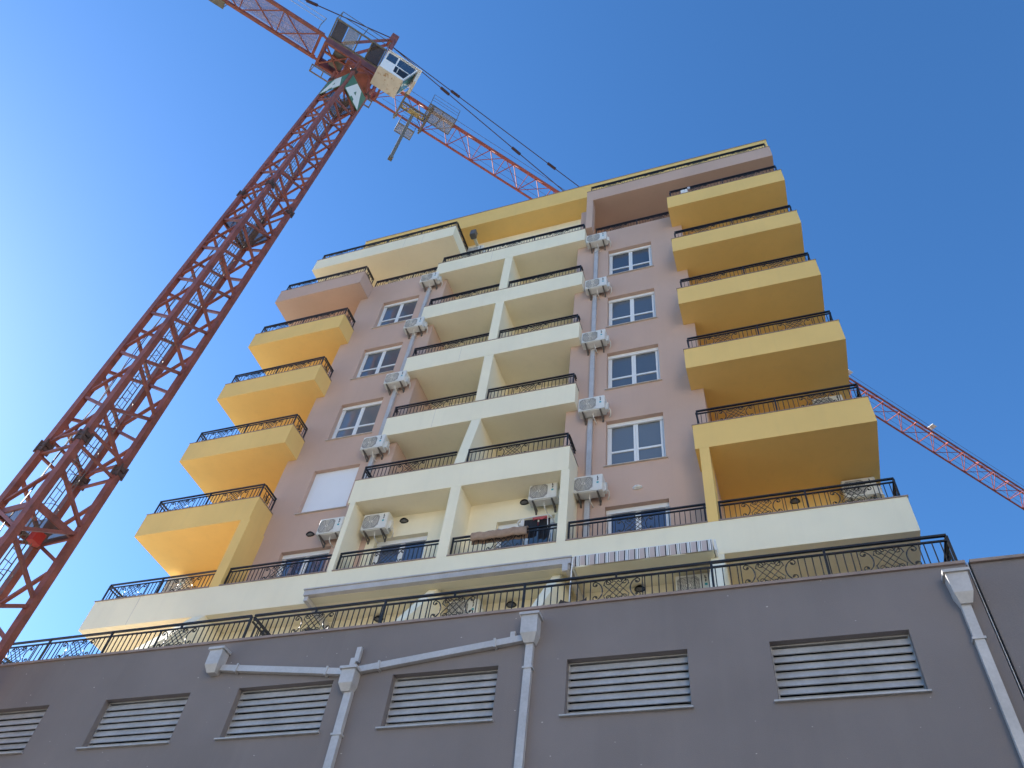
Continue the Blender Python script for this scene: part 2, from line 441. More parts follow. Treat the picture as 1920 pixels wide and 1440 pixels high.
# ================================================================== PODIUM
pod = empty('podium_building', (-6.8, 18.0, GZ), 'dark grey rendered podium block with louvred vents, carrying the apartment tower', 'building')
PX0, PX1 = -16.4, 2.575
PZ = 7.55
vents = [(-14.95 + 2.94*i, -13.13 + 2.94*i) for i in range(6)]
vents[0] = (-14.98, -13.16); vents[1] = (-11.86, -10.02); vents[2] = (-9.03, -7.19); vents[3] = (-6.11, -4.30); vents[4] = (-3.20, -1.39); vents[5] = (-0.24, 1.58)
VZ0, VZ1 = 5.70, 6.605
mb = MB()
wall_open(mb, PX0, PX1, GZ, PZ, YP, [(a, b, VZ0, VZ1) for a, b in vents], 0.20)
mb.quad((PX0,26,GZ),(PX0,YP,GZ),(PX0,YP,PZ),(PX0,26,PZ))
mb.quad((PX1,YP,GZ),(PX1,26,GZ),(PX1,26,PZ),(PX1,YP,PZ))
mb.build('wall', 'grey', pod)
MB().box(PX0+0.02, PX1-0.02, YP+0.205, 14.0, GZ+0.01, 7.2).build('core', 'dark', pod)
MB().box(PX0+0.003, PX1-0.003, YP+0.12, 25.9, 7.202, 7.30).build('terrace_floor', 'stone', pod)
MB().box(PX0-0.03, PX1-0.004, YP-0.035, YP+0.22, PZ+0.002, 7.60).build('coping', 'stone', pod)
for a, b in vents:
    f = MB()
    yv = YP + 0.135
    f.box(a+0.003, a+0.02, yv-0.02, yv+0.05, VZ0+0.02, VZ1-0.003); f.box(b-0.02, b-0.003, yv-0.02, yv+0.05, VZ0+0.02, VZ1-0.003); f.box(a+0.021, b-0.021, yv-0.02, yv+0.05, VZ1-0.02, VZ1-0.003)
    fr = f.build('louvre_vent', 'slat', pod)
    MB().box(a-0.06, b+0.03, YP-0.05, YP+0.195, VZ0-0.012, VZ0+0.012).build('sill', 'slat', fr)
    ns = 7; ph = (VZ1-0.035-VZ0-0.03)/ns
    for k in range(ns):
        z0 = VZ0 + 0.03 + k*ph + random.uniform(-0.003, 0.003)
        s = MB(); dz = random.uniform(-0.004, 0.004)
        s.prism([(yv-0.036, z0+0.004), (yv-0.028, z0), (yv+0.006, z0+ph*0.90), (yv-0.002, z0+ph*0.90)], a+0.021, b-0.021, 'x')
        s.prism([(yv-0.052, z0-0.004), (yv-0.028, z0-0.004), (yv-0.028, z0-0.001), (yv-0.052, z0-0.001)], a+0.021, b-0.021, 'x')
        s.build('slat', 'slat', fr)

def pipe_box(parent, p, q, w=0.115, d=0.085, clips=(), name='downpipe'):
    b = MB(); b.bar(p, q, w, d, up=(0,-1,0)); o = b.build(name, 'steel', parent)
    for t in clips:
        c = Vector(p).lerp(Vector(q), t); dv = (Vector(q)-Vector(p)).normalized()*0.017
        cb = MB(); cb.bar(c-dv, c+dv, w+0.045, d+0.03, up=(0,-1,0)); cb.build('pipe_clip', 'steel', o)
    return o
def hopper(parent, cx, y1, zt, zb, w=0.27, taper=0.0):
    h = MB(); hw = w/2
    h.box(cx-hw-0.03, cx+hw+0.03, y1-0.24, y1-0.004, zt-0.045, zt)
    zm = zb + (zt-zb)*0.28
    vs = [(cx-hw,y1-0.21,zt-0.046),(cx+hw,y1-0.21,zt-0.046),(cx+hw,y1-0.005,zt-0.046),(cx-hw,y1-0.005,zt-0.046)]
    q = hw*(1-taper)
    vs += [(cx-q,y1-0.20,zm),(cx+q,y1-0.20,zm),(cx+q,y1-0.005,zm),(cx-q,y1-0.005,zm)]
    r = q*0.62
    vs += [(cx-r,y1-0.13,zb),(cx+r,y1-0.13,zb),(cx+r,y1-0.005,zb),(cx-r,y1-0.005,zb)]
    fs = []
    for k in (0, 4):
        for i in range(4): fs.append((k+i, k+4+i, k+4+(i+1) % 4, k+(i+1) % 4))
    fs.append((8,11,10,9))
    h.add(vs, fs)
    return h.build('hopper_head', 'steel', parent)
yp = YP - 0.05
hopper(pod, -9.66, YP, 7.33, 6.88, 0.27)
hopper(pod, -6.83, YP, 6.70, 6.31, 0.25)
hopper(pod, -3.79, YP, 7.37, 6.88, 0.27)
hopper(pod, 2.365, YP, 7.33, 6.84, 0.28, 0.14)
pipe_box(pod, (-9.52, yp, 6.99), (-6.88, yp, 6.68), 0.11, 0.08, (0.13, 0.83))
pipe_box(pod, (-3.92, yp, 7.00), (-6.76, yp, 6.705), 0.11, 0.08, (0.16, 0.86))
MB().box(-4.13, -4.05, YP-0.085, YP-0.01, 7.035, 7.13).build('outlet_stub', 'steel', pod)
pipe_box(pod, (-6.87, yp, 6.72), (-6.875, yp, 6.93), 0.10, 0.075)
pipe_box(pod, (-6.82, yp+0.002, 6.86), (-6.82, yp+0.002, 7.13), 0.085, 0.07)
pipe_box(pod, (-6.80, yp, 6.33), (-6.80, yp, GZ), 0.135, 0.085, (0.09, 0.35, 0.6, 0.85))
pipe_box(pod, (-3.79, yp, 6.90), (-3.79, yp, GZ), 0.12, 0.085, (0.05, 0.29, 0.53, 0.8))
pipe_box(pod, (2.35, yp, 6.86), (2.35, yp, GZ), 0.12, 0.085, (0.062, 0.35, 0.6, 0.85))
# terrace railing on the podium edge
yr = YP + 0.10; zc = 7.60
railing(pod, (-15.9, yr), (-9.47, yr), zc, [0.0, 1.61, 3.18, 6.43], [0.88, 2.43, 4.86], stubs=[4.86])
railing(pod, (-9.40, yr), (2.50, yr), zc, [2.74, 5.36, 8.48, 10.18, 11.90], [1.33, 4.08, 6.94, 9.35, 11.06], stubs=[1.33, 4.08, 6.94])
railing(pod, (-9.435, yr+0.03), (-9.435, 12.3), zc-0.01, [1.86], [0.9])
railing(pod, (-15.9, yr+0.04), (-15.9, 13.4), zc-0.01, [1.5, 2.95], [0.75, 2.2])
railing(pod, (2.50, yr+0.04), (2.50, 14.0), zc-0.01, [1.2, 2.4, 3.5], [0.6, 1.8, 2.95])

# the neighbouring wall past the joint
nb = empty('adjoining_building', (11.0, 18.0, GZ), 'plain dark grey wall to the right of the dark vertical joint', 'building')
MB().box(2.625, 22.0, YP+0.004, 26.0, GZ, PZ-0.002).build('wall', 'grey', nb)
MB().box(2.628, 22.03, YP-0.04, YP+0.25, PZ, 7.595).build('coping', 'stone', nb)
MB().box(2.577, 2.623, YP+0.03, YP+0.3, GZ, 7.56).build('joint_seal', 'joint', nb)
MB().box(2.588, 2.597, YP-0.012, YP+0.029, GZ, 7.57).build('joint_strip', 'steel', nb)
MB().box(2.612, 2.6235, YP-0.012, YP+0.029, GZ, 7.57).build('joint_strip', 'joint', nb)

# ================================================================== TOWER
tw = empty('apartment_tower', (-7.1, 18.0, 7.3), 'tall apartment tower with cream loggias, mauve walls and yellow corner balconies', 'building')
# core and back walls
MB().box(XL+0.01, -13.46, YB, 26.0, 7.3, 28.32).build('wall', 'yellow', tw)['label'] = 'yellow rear wall of the left balconies'
MB().box(-0.87, XR-0.01, YB, 26.0, 7.3, 28.32).build('wall', 'yellow', tw)['label'] = 'yellow rear wall of the right balconies'
MB().box(-13.459, -0.871, YB+0.002, 26.0, 7.3, 28.31).build('wall', 'cream', tw)['label'] = 'cream rear wall of the loggias'
MB().box(-15.0, XR-0.05, 15.0, 25.9, 28.321, 30.45).build('wall', 'cream', tw)['label'] = 'cream penthouse wall under the roof'
# mauve window bays
WH0, WH1 = 2.85, 4.56       # window sill and head above floor index datum
winR, winL = (-3.49, -1.98), (-12.30, -10.78)
def wz(k): return (13.97 + 3.0*(k-2), 15.66 + 3.0*(k-2))
DZ = (10.62, 12.64)
def bay(xa, xb, wx):
    mb = MB()
    ops = [(wx[0], wx[1], *wz(k)) for k in range(2, 6)] + [(wx[0], wx[1], *DZ)]
    wall_open(mb, xa, xb, 10.6, top[6], YM, ops, 0.26)
    mb.quad((xa,YB,10.6),(xa,YM,10.6),(xa,YM,top[6]),(xa,YB,top[6]))
    mb.quad((xb,YM,10.6),(xb,YB,10.6),(xb,YB,top[6]),(xb,YM,top[6]))
    mb.quad((xa,YM,top[6]),(xb,YM,top[6]),(xb,YM+0.2,top[6]),(xa,YM+0.2,top[6]))
    mb.quad((xb,YM+0.2,top[6]),(xa,YM+0.2,top[6]),(xa,YM+0.2,25.6),(xb,YM+0.2,25.6))
    mb.quad((xa,YM+0.2,25.6),(xb,YM+0.2,25.6),(xb,YB,25.6),(xa,YB,25.6))
    mb.build('wall', 'mauve', tw)['label'] = 'mauve rendered wall bay with a column of windows'
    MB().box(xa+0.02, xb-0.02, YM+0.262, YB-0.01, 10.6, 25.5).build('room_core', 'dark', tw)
bay(-4.62, -0.88, winR)
bay(-13.45, -9.76, winL)

def window(xa, xb, z0, z1, y, door=False, shut=False, glass='glass', transom=0.37):
    yf = y + 0.17
    f = MB(); w = 0.055
    zt = z1 - 0.002
    f.box(xa+0.002, xa+w, yf, yf+0.07, z0+0.002, zt); f.box(xb-w, xb-0.002, yf, yf+0.07, z0+0.002, zt)
    f.box(xa+w+0.001, xb-w-0.001, yf, yf+0.07, zt-0.05, zt); f.box(xa+w+0.001, xb-w-0.001, yf, yf+0.07, z0+0.002, z0+0.045)
    fr = f.build('window' if not door else 'balcony_door', 'white', tw)
    MB().box(xa+0.004, xb-0.004, yf-0.05, yf-0.001, zt-0.13, zt-0.004).build('shutter_box', 'white', fr)
    for s in (-1, 1):
        g = MB(); g.box(xa+0.01 if s < 0 else xb-0.035, xa+0.035 if s < 0 else xb-0.01, yf-0.03, yf-0.001, z0+0.01, zt-0.131); g.build('shutter_guide', 'white', fr)
    if shut:
        zt2 = zt-0.08; n = 1
        MB().box(xa+0.012, xb-0.012, yf-0.052, yf-0.034, z0+0.012, zt-0.005).build('closed_shutter', 'shutter', fr)
    else:
        xm = (xa+xb)/2; zb = z0+0.047; ztt = zt-0.052
        for l, r in ((xa+w+0.003, xm-0.003), (xm+0.003, xb-w-0.003)):
            s = MB(); t = 0.058; ys = yf-0.014
            s.box(l, l+t, ys, ys+0.06, zb, ztt); s.box(r-t, r, ys, ys+0.06, zb, ztt); s.box(l+t, r-t, ys, ys+0.06, ztt-t, ztt); s.box(l+t, r-t, ys, ys+0.06, zb, zb+t)
            zx = zb + (ztt-zb)*transom
            s.box(l+t, r-t, ys+0.001, ys+0.059, zx-0.03, zx+0.03)
            s.build('sash', 'white', fr)
            MB().box(l+t-0.005, r-t+0.005, ys+0.025, ys+0.035, zb+t-0.005, zx-0.029).build('pane', glass, fr)
            MB().box(l+t-0.005, r-t+0.005, ys+0.025, ys+0.035, zx+0.029, ztt-t+0.005).build('pane', glass, fr)
    if not door:
        MB().box(xa-0.045, xb+0.045, y-0.05, yf-0.002, z0-0.014, z0+0.004).build('sill', 'sillstone', fr)
    return fr
for k in range(2, 6):
    window(*winR, *wz(k), YM, glass=('glasscurtain', 'glass', 'glass', 'glassdark')[k-2])
    window(*winL, *wz(k), YM, shut=(k == 2), glass=('glass', 'glasscurtain', 'glass', 'glass')[k-2])
window(*winR, *DZ, YM, door=True, glass='glassblue')
window(*winL, *DZ, YM, door=True, glass='glassblue')

# --- the cream first-floor band, its slab and parapet
mb = MB()
mb.prism([(-16.93,YA),(2.71,YA),(2.71,YB-0.001),(-16.93,YB-0.001)], bot[1], 10.60)
o = mb.build('balcony_slab', 'cream', tw); o['label'] = 'long cream first-floor band over the terrace'
par = MB()
par.box(-16.928, 2.708, YA+0.002, YA+0.16, 10.601, top[1])
par.box(-16.928, -16.78, YA+0.161, YB-0.01, 10.601, top[1]); par.box(2.56, 2.708, YA+0.161, YB-0.01, 10.601, top[1])
par.build('parapet', 'cream', tw)
MB().box(-16.77, 2.55, YA+0.165, YM-0.01, 10.6015, 10.615).build('floor', 'tile', tw)
MB().box(-15.468, -15.458, YA-0.0015, YA+0.003, bot[1]+0.01, top[1]-0.01).build('movement_joint', 'sillstone', tw)
# --- first-floor loggia and columns
mb = MB()
doors1 = [(-9.50, -8.03, *DZ), (-6.20, -4.72, *DZ)]
wall_open(mb, -9.755, -4.625, 10.602, bot[2], YM-0.002, doors1, 0.26)
mb.build('wall', 'cream', tw)['label'] = 'cream back wall of the first-floor loggias'
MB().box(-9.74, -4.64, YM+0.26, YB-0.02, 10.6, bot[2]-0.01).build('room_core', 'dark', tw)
window(*doors1[0], YM-0.002, door=True, glass='glassblue'); window(*doors1[1], YM-0.002, door=True)
for xa, xb, mt in ((-10.07, -9.92, 'cream'), (-7.24, -6.97, 'cream'), (-4.38, -4.17, 'cream'), (-13.40, -13.095, 'yellow'), (-1.105, -0.885, 'yellow')):
    MB().box(xa, xb, YA+0.0015, YM-0.001 if xa not in (-1.105,) else YM-0.001, top[1]+0.0015, bot[2]-0.0015).build('column', mt, tw)
MB().box(-4.62, -4.381, YM-0.5, YM-0.005, top[1]+0.002, bot[2]-0.002).build('column', 'cream', tw) if False else None

def copings(segs, z):
    for s in segs:
        MB().box(*s, z+0.001, z+0.026).build('coping', 'stone', tw)
ZT1 = top[1]
copings([(-16.95,-13.402,YA-0.02,YA+0.18), (-13.093,-10.072,YA-0.02,YA+0.18), (-9.918,-7.242,YA-0.02,YA+0.18), (-6.968,-4.382,YA-0.02,YA+0.18), (-4.168,-1.107,YA-0.02,YA+0.18), (-0.883,2.73,YA-0.02,YA+0.18)], ZT1)
zr = ZT1+0.026; yr = YA+0.10
L = 3.42
railing(tw, (-16.85, yr), (-13.42, yr), zr, [0.0, 1.72], [0.86, 2.55])
railing(tw, (-16.85, yr+0.04), (-16.85, YB-0.05), zr, [1.9], [0.95])
railing(tw, (-13.07, yr), (-10.08, yr), zr, [0.02], [1.5])
railing(tw, (-9.90, yr), (-7.25, yr), zr, [0.02], [1.35])
railing(tw, (-6.95, yr), (-4.39, yr), zr, [0.02, 2.55], [1.28])
railing(tw, (-4.15, yr), (-1.12, yr), zr, [0.02, 3.0], [1.5], stubs=[1.5])
railing(tw, (-0.86, yr), (2.61, yr), zr, [0.02, 1.76, 3.46], [0.86, 2.62])
railing(tw, (2.61, yr+0.04), (2.61, YB-0.05), zr, [1.9], [0.95])

def balcony(k, poly, x0, x1, yf, yback, mt, label, sides=(True, True), z1=None, ybl=None, ybr=None):
    z0 = bot[k]; zt = z1 or top[k]
    mb = MB(); mb.prism(poly, z0, z0+0.28)
    t = 0.14
    mb.box(x0, x1, yf, yf+t, z0+0.2802, zt)
    if sides[0]: mb.box(x0, x0+t, yf+t+0.0005, ybl or yback, z0+0.2802, zt)
    if sides[1]: mb.box(x1-t, x1, yf+t+0.0005, ybr or yback, z0+0.2802, zt)
    o = mb.build('balcony', mt, tw); o['label'] = label
    fp = [(min(max(px, x0+t+0.002), x1-t-0.002), max(py, yf+t+0.002)) for px, py in poly]
    MB().prism(fp, z0+0.2805, z0+0.292).build('floor', 'tile', o)
    c = MB(); c.box(x0-0.015, x1+0.015, yf-0.015, yf+t+0.01, zt+0.001, zt+0.022)
    if sides[0]: c.box(x0-0.015, x0+t+0.01, yf+t+0.0105, ybl or yback, zt+0.001, zt+0.022)
    if sides[1]: c.box(x1-t-0.01, x1+0.015, yf+t+0.0105, ybr or yback, zt+0.001, zt+0.022)
    c.build('coping', 'stone', o)
    return o
ordn = {2: 'lowest', 3: 'second', 4: 'third', 5: 'fourth', 6: 'fifth'}
for k in range(2, 7):
    # right corner
    poly = [(-1.2,YA),(XR,YA),(XR,YB-0.001),(-0.879,YB-0.001),(-0.879,YM-0.001),(-1.2,YM-0.001)]
    balcony(k, poly, -1.2, XR, YA, YB-0.002, 'yellow', 'yellow balcony, %s on the right corner' % ordn[k], ybl=YM-0.002)
    z = top[k]+0.022
    railing(tw, (-1.09, yr), (2.59, yr), z, [0.02, 1.84, 3.66], [0.92, 2.76])
    railing(tw, (2.59, yr+0.04), (2.59, YB-0.05), z, [1.9], [0.95])
    railing(tw, (-1.09, yr+0.04), (-1.09, YM-0.02), z, [], [])
    # left corner
    mt = 'yellow' if k < 6 else 'mauve'
    poly = [(XL,YA),(-13.14,YA),(-13.14,YM-0.001),(-13.452,YM-0.001),(-13.452,YB-0.001),(XL,YB-0.001)]
    balcony(k, poly, XL, -13.14, YA, YB-0.002, mt, ('yellow' if k < 6 else 'mauve') + ' balcony, %s on the left corner' % ordn[k], ybr=YM-0.002)
    railing(tw, (-16.85, yr), (-13.24, yr), z, [0.02, 1.80, 3.59], [0.90, 2.70])
    railing(tw, (-16.85, yr+0.04), (-16.85, YB-0.05), z, [1.9], [0.95])
    railing(tw, (-13.24, yr+0.04), (-13.24, YM-0.02), z, [0.58], [], )
# panel on the short return of each left balcony: a small rosette of crossing bars
for k in range(2, 7):
    z = top[k]+0.022
    r = MB()
    for a in range(4):
        ca = math.pi*a/4
        r.bar((-13.24, 13.25-0.16*math.cos(ca), z+0.25-0.18*math.sin(ca)), (-13.24, 13.25+0.16*math.cos(ca), z+0.25+0.18*math.sin(ca)), 0.013)
    r.tube([(-13.24, 13.25+0.1*math.cos(t*0.5236), z+0.25+0.11*math.sin(t*0.5236)) for t in range(13)], 0.008, 4)
    r.build('scroll_panel', 'iron', tw)

# centre loggias
for k in range(2, 7):
    yf = YA if k == 2 else YC
    xa, xb = (-10.14, -4.20) if k == 2 else (-10.14, -4.29)
    poly = [(xa,yf),(xb,yf),(xb,YM-0.003),(-4.622,YM-0.003),(-4.622,YB),(-9.758,YB),(-9.758,YM-0.003),(xa,YM-0.003)]
    balcony(k, poly, xa, xb, yf, YM-0.004, 'cream', 'cream loggia parapet, %s of the middle stack' % ordn[k])
    z = top[k]+0.022; yl = yf+0.11
    if k < 6:
        railing(tw, (-10.05, yl), (-7.345, yl), z, [0.02], [1.42])
        railing(tw, (-7.015, yl), (xb-0.09, yl), z, [0.02, -7.015*-1 + xb - 0.11], [1.25])
    else:
        railing(tw, (-10.07, yl), (xb-0.09, yl), z, [0.02, 1.89, 3.77, 10.07+xb-0.09], [0.95, 2.83, 4.72])
    railing(tw, (-10.05, yl+0.04), (-10.05, YM-0.02), z, [], [])
    railing(tw, (xb-0.09, yl+0.04), (xb-0.09, YM-0.02), z, [], [])
    # middle column above this parapet
    if k < 6:
        y0 = yf+0.003
        c = MB()
        if k == 2: c.prism([(YA+0.003, top[2]+0.0225), (YB-0.01, top[2]+0.0225), (YB-0.01, bot[3]-0.002), (YC+0.003, bot[3]-0.002)], -7.31, -7.02, 'x')
        else: c.box(-7.32, -7.02, y0, YB-0.01, top[k]+0.0225, bot[k+1]-0.002)
        c.build('column', 'cream', tw)

for x_, y_, k_ in ((-8.55, YC, 3), (-8.2, YC, 4), (-12.2, YC, 7), (-11.35, YC, 7), (-7.9, YC, 6)):
    MB().box(x_-0.004, x_+0.004, y_-0.0012, y_+0.003, bot[k_]+0.01, top[k_]-0.01).build('movement_joint', 'sillstone', tw)
# seventh level: cream slab on the left, mauve slab on the right
balcony(7, [(-16.5,YC),(-9.92,YC),(-9.92,15.0),(-16.5,15.0)], -16.5, -9.92, YC, 14.999, 'cream', 'broad cream top balcony on the left')
z7 = top[7]+0.022
railing(tw, (-16.40, YC+0.11), (-10.0, YC+0.11), z7, [0.02, 1.6, 3.2, 4.8, 6.38], [0.8, 2.4, 4.0, 5.6])
railing(tw, (-10.0, YC+0.15), (-10.0, 14.95), z7, [0.8], [0.45, 1.2])
railing(tw, (-16.40, YC+0.15), (-16.40, 14.95), z7, [0.8], [])
balcony(7, [(-4.29,YC),(2.69,YC),(2.69,15.0),(-4.29,15.0)], -4.29, 2.69, YC, 14.999, 'mauve', 'broad mauve top balcony on the right')
railing(tw, (-4.17, YC+0.11), (2.59, YC+0.11), z7, [0.02, 1.7, 3.38, 5.07, 6.74], [0.85, 2.54, 4.22, 5.9])
railing(tw, (2.59, YC+0.15), (2.59, 14.95), z7, [0.8], [])
# sixth level terrace railings on the mauve walls, column, recess walls
railing(tw, (-13.15, YM+0.10), (-9.80, YM+0.10), top[6]+0.002, [0.02, 1.67], [0.85, 2.5])
railing(tw, (-4.00, YM+0.10), (-0.90, YM+0.10), top[6]+0.002, [0.02, 1.55], [0.8, 2.3])
MB().box(-4.285, -4.04, YC+0.004, YM+0.02, top[6]+0.03, bot[7]-0.002).build('column', 'mauve', tw)
MB().box(-4.03, 2.6, YB-0.006, YB-0.001, 25.6, bot[7]-0.002).build('wall', 'mauve', tw)['label'] = 'mauve recess wall under the right top balcony'
MB().box(-4.61, -4.29, 13.7, YB-0.003, 25.62, bot[7]-0.002).build('wall', 'mauve', tw)['label'] = 'mauve side wall of the sixth-floor terrace'
# roof
rf = MB(); rf.box(-15.15, 2.82, 14.10, 26.2, 30.46, 31.58); rf.build('roof', 'yellow', tw)
MB().box(-15.17, 2.84, 14.08, 26.22, 31.582, 31.61).build('coping', 'stone', tw)

# terrace level under the band
mb = MB(); wall_open(mb, -13.45, -0.88, 7.3, bot[1]-0.001, YM+0.004, [], 0.1)
mb.quad((-0.88,YM+0.004,7.3),(-0.88,YB,7.3),(-0.88,YB,bot[1]-0.001),(-0.88,YM+0.004,bot[1]-0.001))
mb.quad((-13.45,YB,7.3),(-13.45,YM+0.004,7.3),(-13.45,YM+0.004,bot[1]-0.001),(-13.45,YB,bot[1]-0.001))
mb.build('wall', 'cream', tw)['label'] = 'cream terrace wall behind the podium railing'
for xa, xb in ((-13.45, -13.10), (-7.20, -6.99), (-4.38, -4.18), (-1.12, -0.86)):
    MB().prism([(YA+0.002, bot[1]-0.0015), (YM+0.002, bot[1]-0.0015), (YM+0.002, 7.302), (10.72, 7.302)], xa, xb, 'x').build('fin_wall', 'cream', tw)

# downpipes on the mauve bays
for cx in (-3.90, -10.37):
    pipe_box(tw, (cx, YM-0.055, 25.05), (cx, YM-0.055, 10.65), 0.125, 0.085, (0.03, 0.22, 0.43, 0.64, 0.84, 0.9))
MB().bbox(-9.72, -9.46, 14.10, 14.36, 29.72, 30.08, 0.03).build('drain_box', 'bracket', tw)
MB().bar((-9.58, 14.361, 29.80), (-9.58, 14.998, 29.80), 0.11, 0.11).build('outlet_pipe', 'canvas', tw)

# ================================================================== AIR CONDITIONERS
def make_ac():
    root = bpy.data.objects.new('air_conditioner', None); COL.objects.link(root); root.empty_display_size = 0.2; ABS[root] = Vector((0,0,0))
    W, D, H = 0.72, 0.27, 0.52              # origin: lower middle of the back, on the wall; front towards -y
    yb, yf = -0.10, -0.37
    c = MB()
    e = 0.018
    vs = []; 
    prof = [(-W/2+e,yf),(W/2-e,yf),(W/2,yf+e),(W/2,yb),(-W/2,yb),(-W/2,yf+e)]
    c.prism(prof, 0.0, H-e)
    pr2 = [(-W/2+e*1.8,yf+e),(W/2-e*1.8,yf+e),(W/2-e,yf+e*2),(W/2-e,yb),(-W/2+e,yb),(-W/2+e,yf+e*2)]
    c.prism(pr2, H-e+0.0005, H)
    casing = c.build('casing', 'acbody', root)
    gx, gz, gr = -0.105, 0.25, 0.205
    gm = MB()
    gm.box(gx-0.225, gx+0.225, yf-0.004, yf-0.0005, gz-0.215, gz+0.215)
    gq = gm.build('fan_grille', 'grille', root)
    rg = MB()
    for r in (0.05, 0.085, 0.12, 0.155, 0.19):
        rg.tube([(gx+r*math.cos(t*math.pi/10), yf-0.010, gz+r*math.sin(t*math.pi/10)) for t in range(21)], 0.005, 4)
    for i in range(13):
        z = gz-0.205+i*0.0342
        hw = 0.222
        rg.box(gx-hw, gx+hw, yf-0.0095, yf-0.0045, z-0.0038, z+0.0038)
    rg.tube([(gx+0.035*math.cos(t*math.pi/5), yf-0.011, gz+0.035*math.sin(t*math.pi/5)) for t in range(11)], 0.012, 4)
    rg.build('grille_wire', 'hose', gq)
    cr = MB()
    for sx in (-1, 1):
        for sz in (-1, 1):
            cr.add([(gx+sx*0.226, yf-0.0105, gz+sz*0.216), (gx+sx*0.15, yf-0.0105, gz+sz*0.216), (gx+sx*0.226, yf-0.0105, gz+sz*0.14),
                    (gx+sx*0.226, yf-0.0005, gz+sz*0.216), (gx+sx*0.15, yf-0.0005, gz+sz*0.216), (gx+sx*0.226, yf-0.0005, gz+sz*0.14)],
                   [(0,1,2),(3,5,4),(0,3,4,1),(1,4,5,2),(2,5,3,0)])
    cr.build('grille_corner', 'acbody', gq)
    # narrow right-hand panel with the maker's vertical marks and a teal sticker
    pm = MB(); pm.box(0.145, 0.345, yf-0.0035, yf-0.0005, 0.05, 0.475); pn = pm.build('service_panel', 'acbody', root)
    mk = MB()
    yk = yf-0.0055
    x0 = 0.225
    mk.box(x0, x0+0.022, yk, yf-0.0036, 0.385, 0.455); mk.box(x0+0.0221, x0+0.042, yk, yf-0.0036, 0.385, 0.402)
    mk.box(x0+0.006, x0+0.036, yk, yf-0.0036, 0.345, 0.368); mk.box(x0+0.004, x0+0.02, yk, yf-0.0036, 0.30, 0.34); mk.box(x0+0.0201, x0+0.038, yk, yf-0.0036, 0.318, 0.334)
    mk.build('lettering', 'black', pn)
    tm = MB(); tm.box(x0-0.008, x0+0.046, yk, yf-0.0036, 0.215, 0.268); tm.build('sticker', 'teal', pn)
    # valve cover on the right side
    vc = MB()
    vc.prism([(0.3605, 0.10), (0.42, 0.10), (0.425, 0.24), (0.40, 0.33), (0.3605, 0.36)][::-1], -0.25, -0.14, 'y') if False else None
    pts = [(-0.25,0.06),(-0.12,0.06),(-0.12,0.30),(-0.16,0.36),(-0.21,0.36),(-0.25,0.30)]
    vc.prism(pts, 0.3605, 0.425, 'x'); vc.build('valve_cover', 'acbody', root)
    tr = MB(); tr.box(-0.31, 0.31, yf+0.03, yb-0.03, -0.016, -0.0008); tr.build('base_tray', 'craneyel' if False else 'acbody', root)
    for bx in (-0.24, 0.24):
        b = MB()
        b.box(bx-0.02, bx+0.02, yf+0.005, -0.001, -0.042, -0.017)
        b.box(bx-0.02, bx+0.02, -0.03, -0.001, -0.17, -0.043)
        b.bar((bx, yf+0.06, -0.046), (bx, -0.032, -0.155), 0.025, 0.014)
        b.build('bracket', 'bracket', root)
    h = MB()
    hp = [(0.02, -0.24, -0.012), (0.02, -0.235, -0.08), (0.03, -0.20, -0.16), (0.05, -0.12, -0.20), (0.06, -0.04, -0.20), (0.06, 0.0, -0.19)]
    h.tube(hp, 0.013, 6)
    h.build('drain_hose', 'hose', root)
    h = MB(); h.tube([(0.43, -0.18, 0.16), (0.47, -0.15, 0.10), (0.46, -0.08, 0.02), (0.42, -0.02, -0.02), (0.40, 0.0, -0.02)], 0.016, 6)
    h.build('pipe_loop', 'hose', root)
    return root
AC = make_ac()
ac_used = False
def put_ac(x, y, z, label, rot=0.0):
    global ac_used
    o = AC if not ac_used else clone(AC)
    ac_used = True
    o.location = (x + random.uniform(-0.025, 0.025), y, z + random.uniform(-0.03, 0.03)); o.rotation_euler = (0, random.uniform(-0.012, 0.012), rot)
    return tag(o, label, 'air conditioner', 'air conditioners on the facade')
zs = {6: 24.95, 5: 21.90, 4: 18.88, 3: 15.83, 2: 12.86}
nm = {6: 'topmost', 5: 'second from the top', 4: 'middle one', 3: 'second from the bottom', 2: 'lowest'}
for k in (6, 5, 4, 3, 2):
    put_ac(-3.82, YM, zs[k], 'air conditioner on the right mauve wall, %s of five' % nm[k])
for k in (6, 5, 4, 3):
    put_ac(-10.32, YM, zs[k], 'air conditioner above the left grey downpipe, %s of four' % {6: 'topmost', 5: 'second from the top', 4: 'third from the top', 3: 'lowest'}[k])
put_ac(-10.77, YM, 12.76, 'white air conditioner on the mauve wall beside the left balcony door with a wall lamp')
put_ac(-9.45, YM-0.002, 12.70, 'white air conditioner inside the left cream loggia above its balcony door')
put_ac(-4.96, YM-0.002, 12.84, 'white air conditioner inside the right cream loggia above the drying rack')
put_ac(2.20, YB, 12.78, 'shaded air conditioner under the lowest yellow balcony on the right')
put_ac(2.10, YB, 15.74, 'shaded air conditioner behind the railing of the lowest yellow right balcony')
put_ac(-6.52, YM+0.004, 9.68, 'air conditioner on the terrace wall behind the middle of the podium railing')
put_ac(-1.53, YM+0.004, 9.68, 'air conditioner on the terrace wall under the striped awning')
put_ac(-16.45, YB, 12.60, 'dark shaded air conditioner behind the railing of the first-floor left corner')
put_ac(-9.60, 15.0, 29.02, 'air conditioner beside the drain box under the roof overhang')

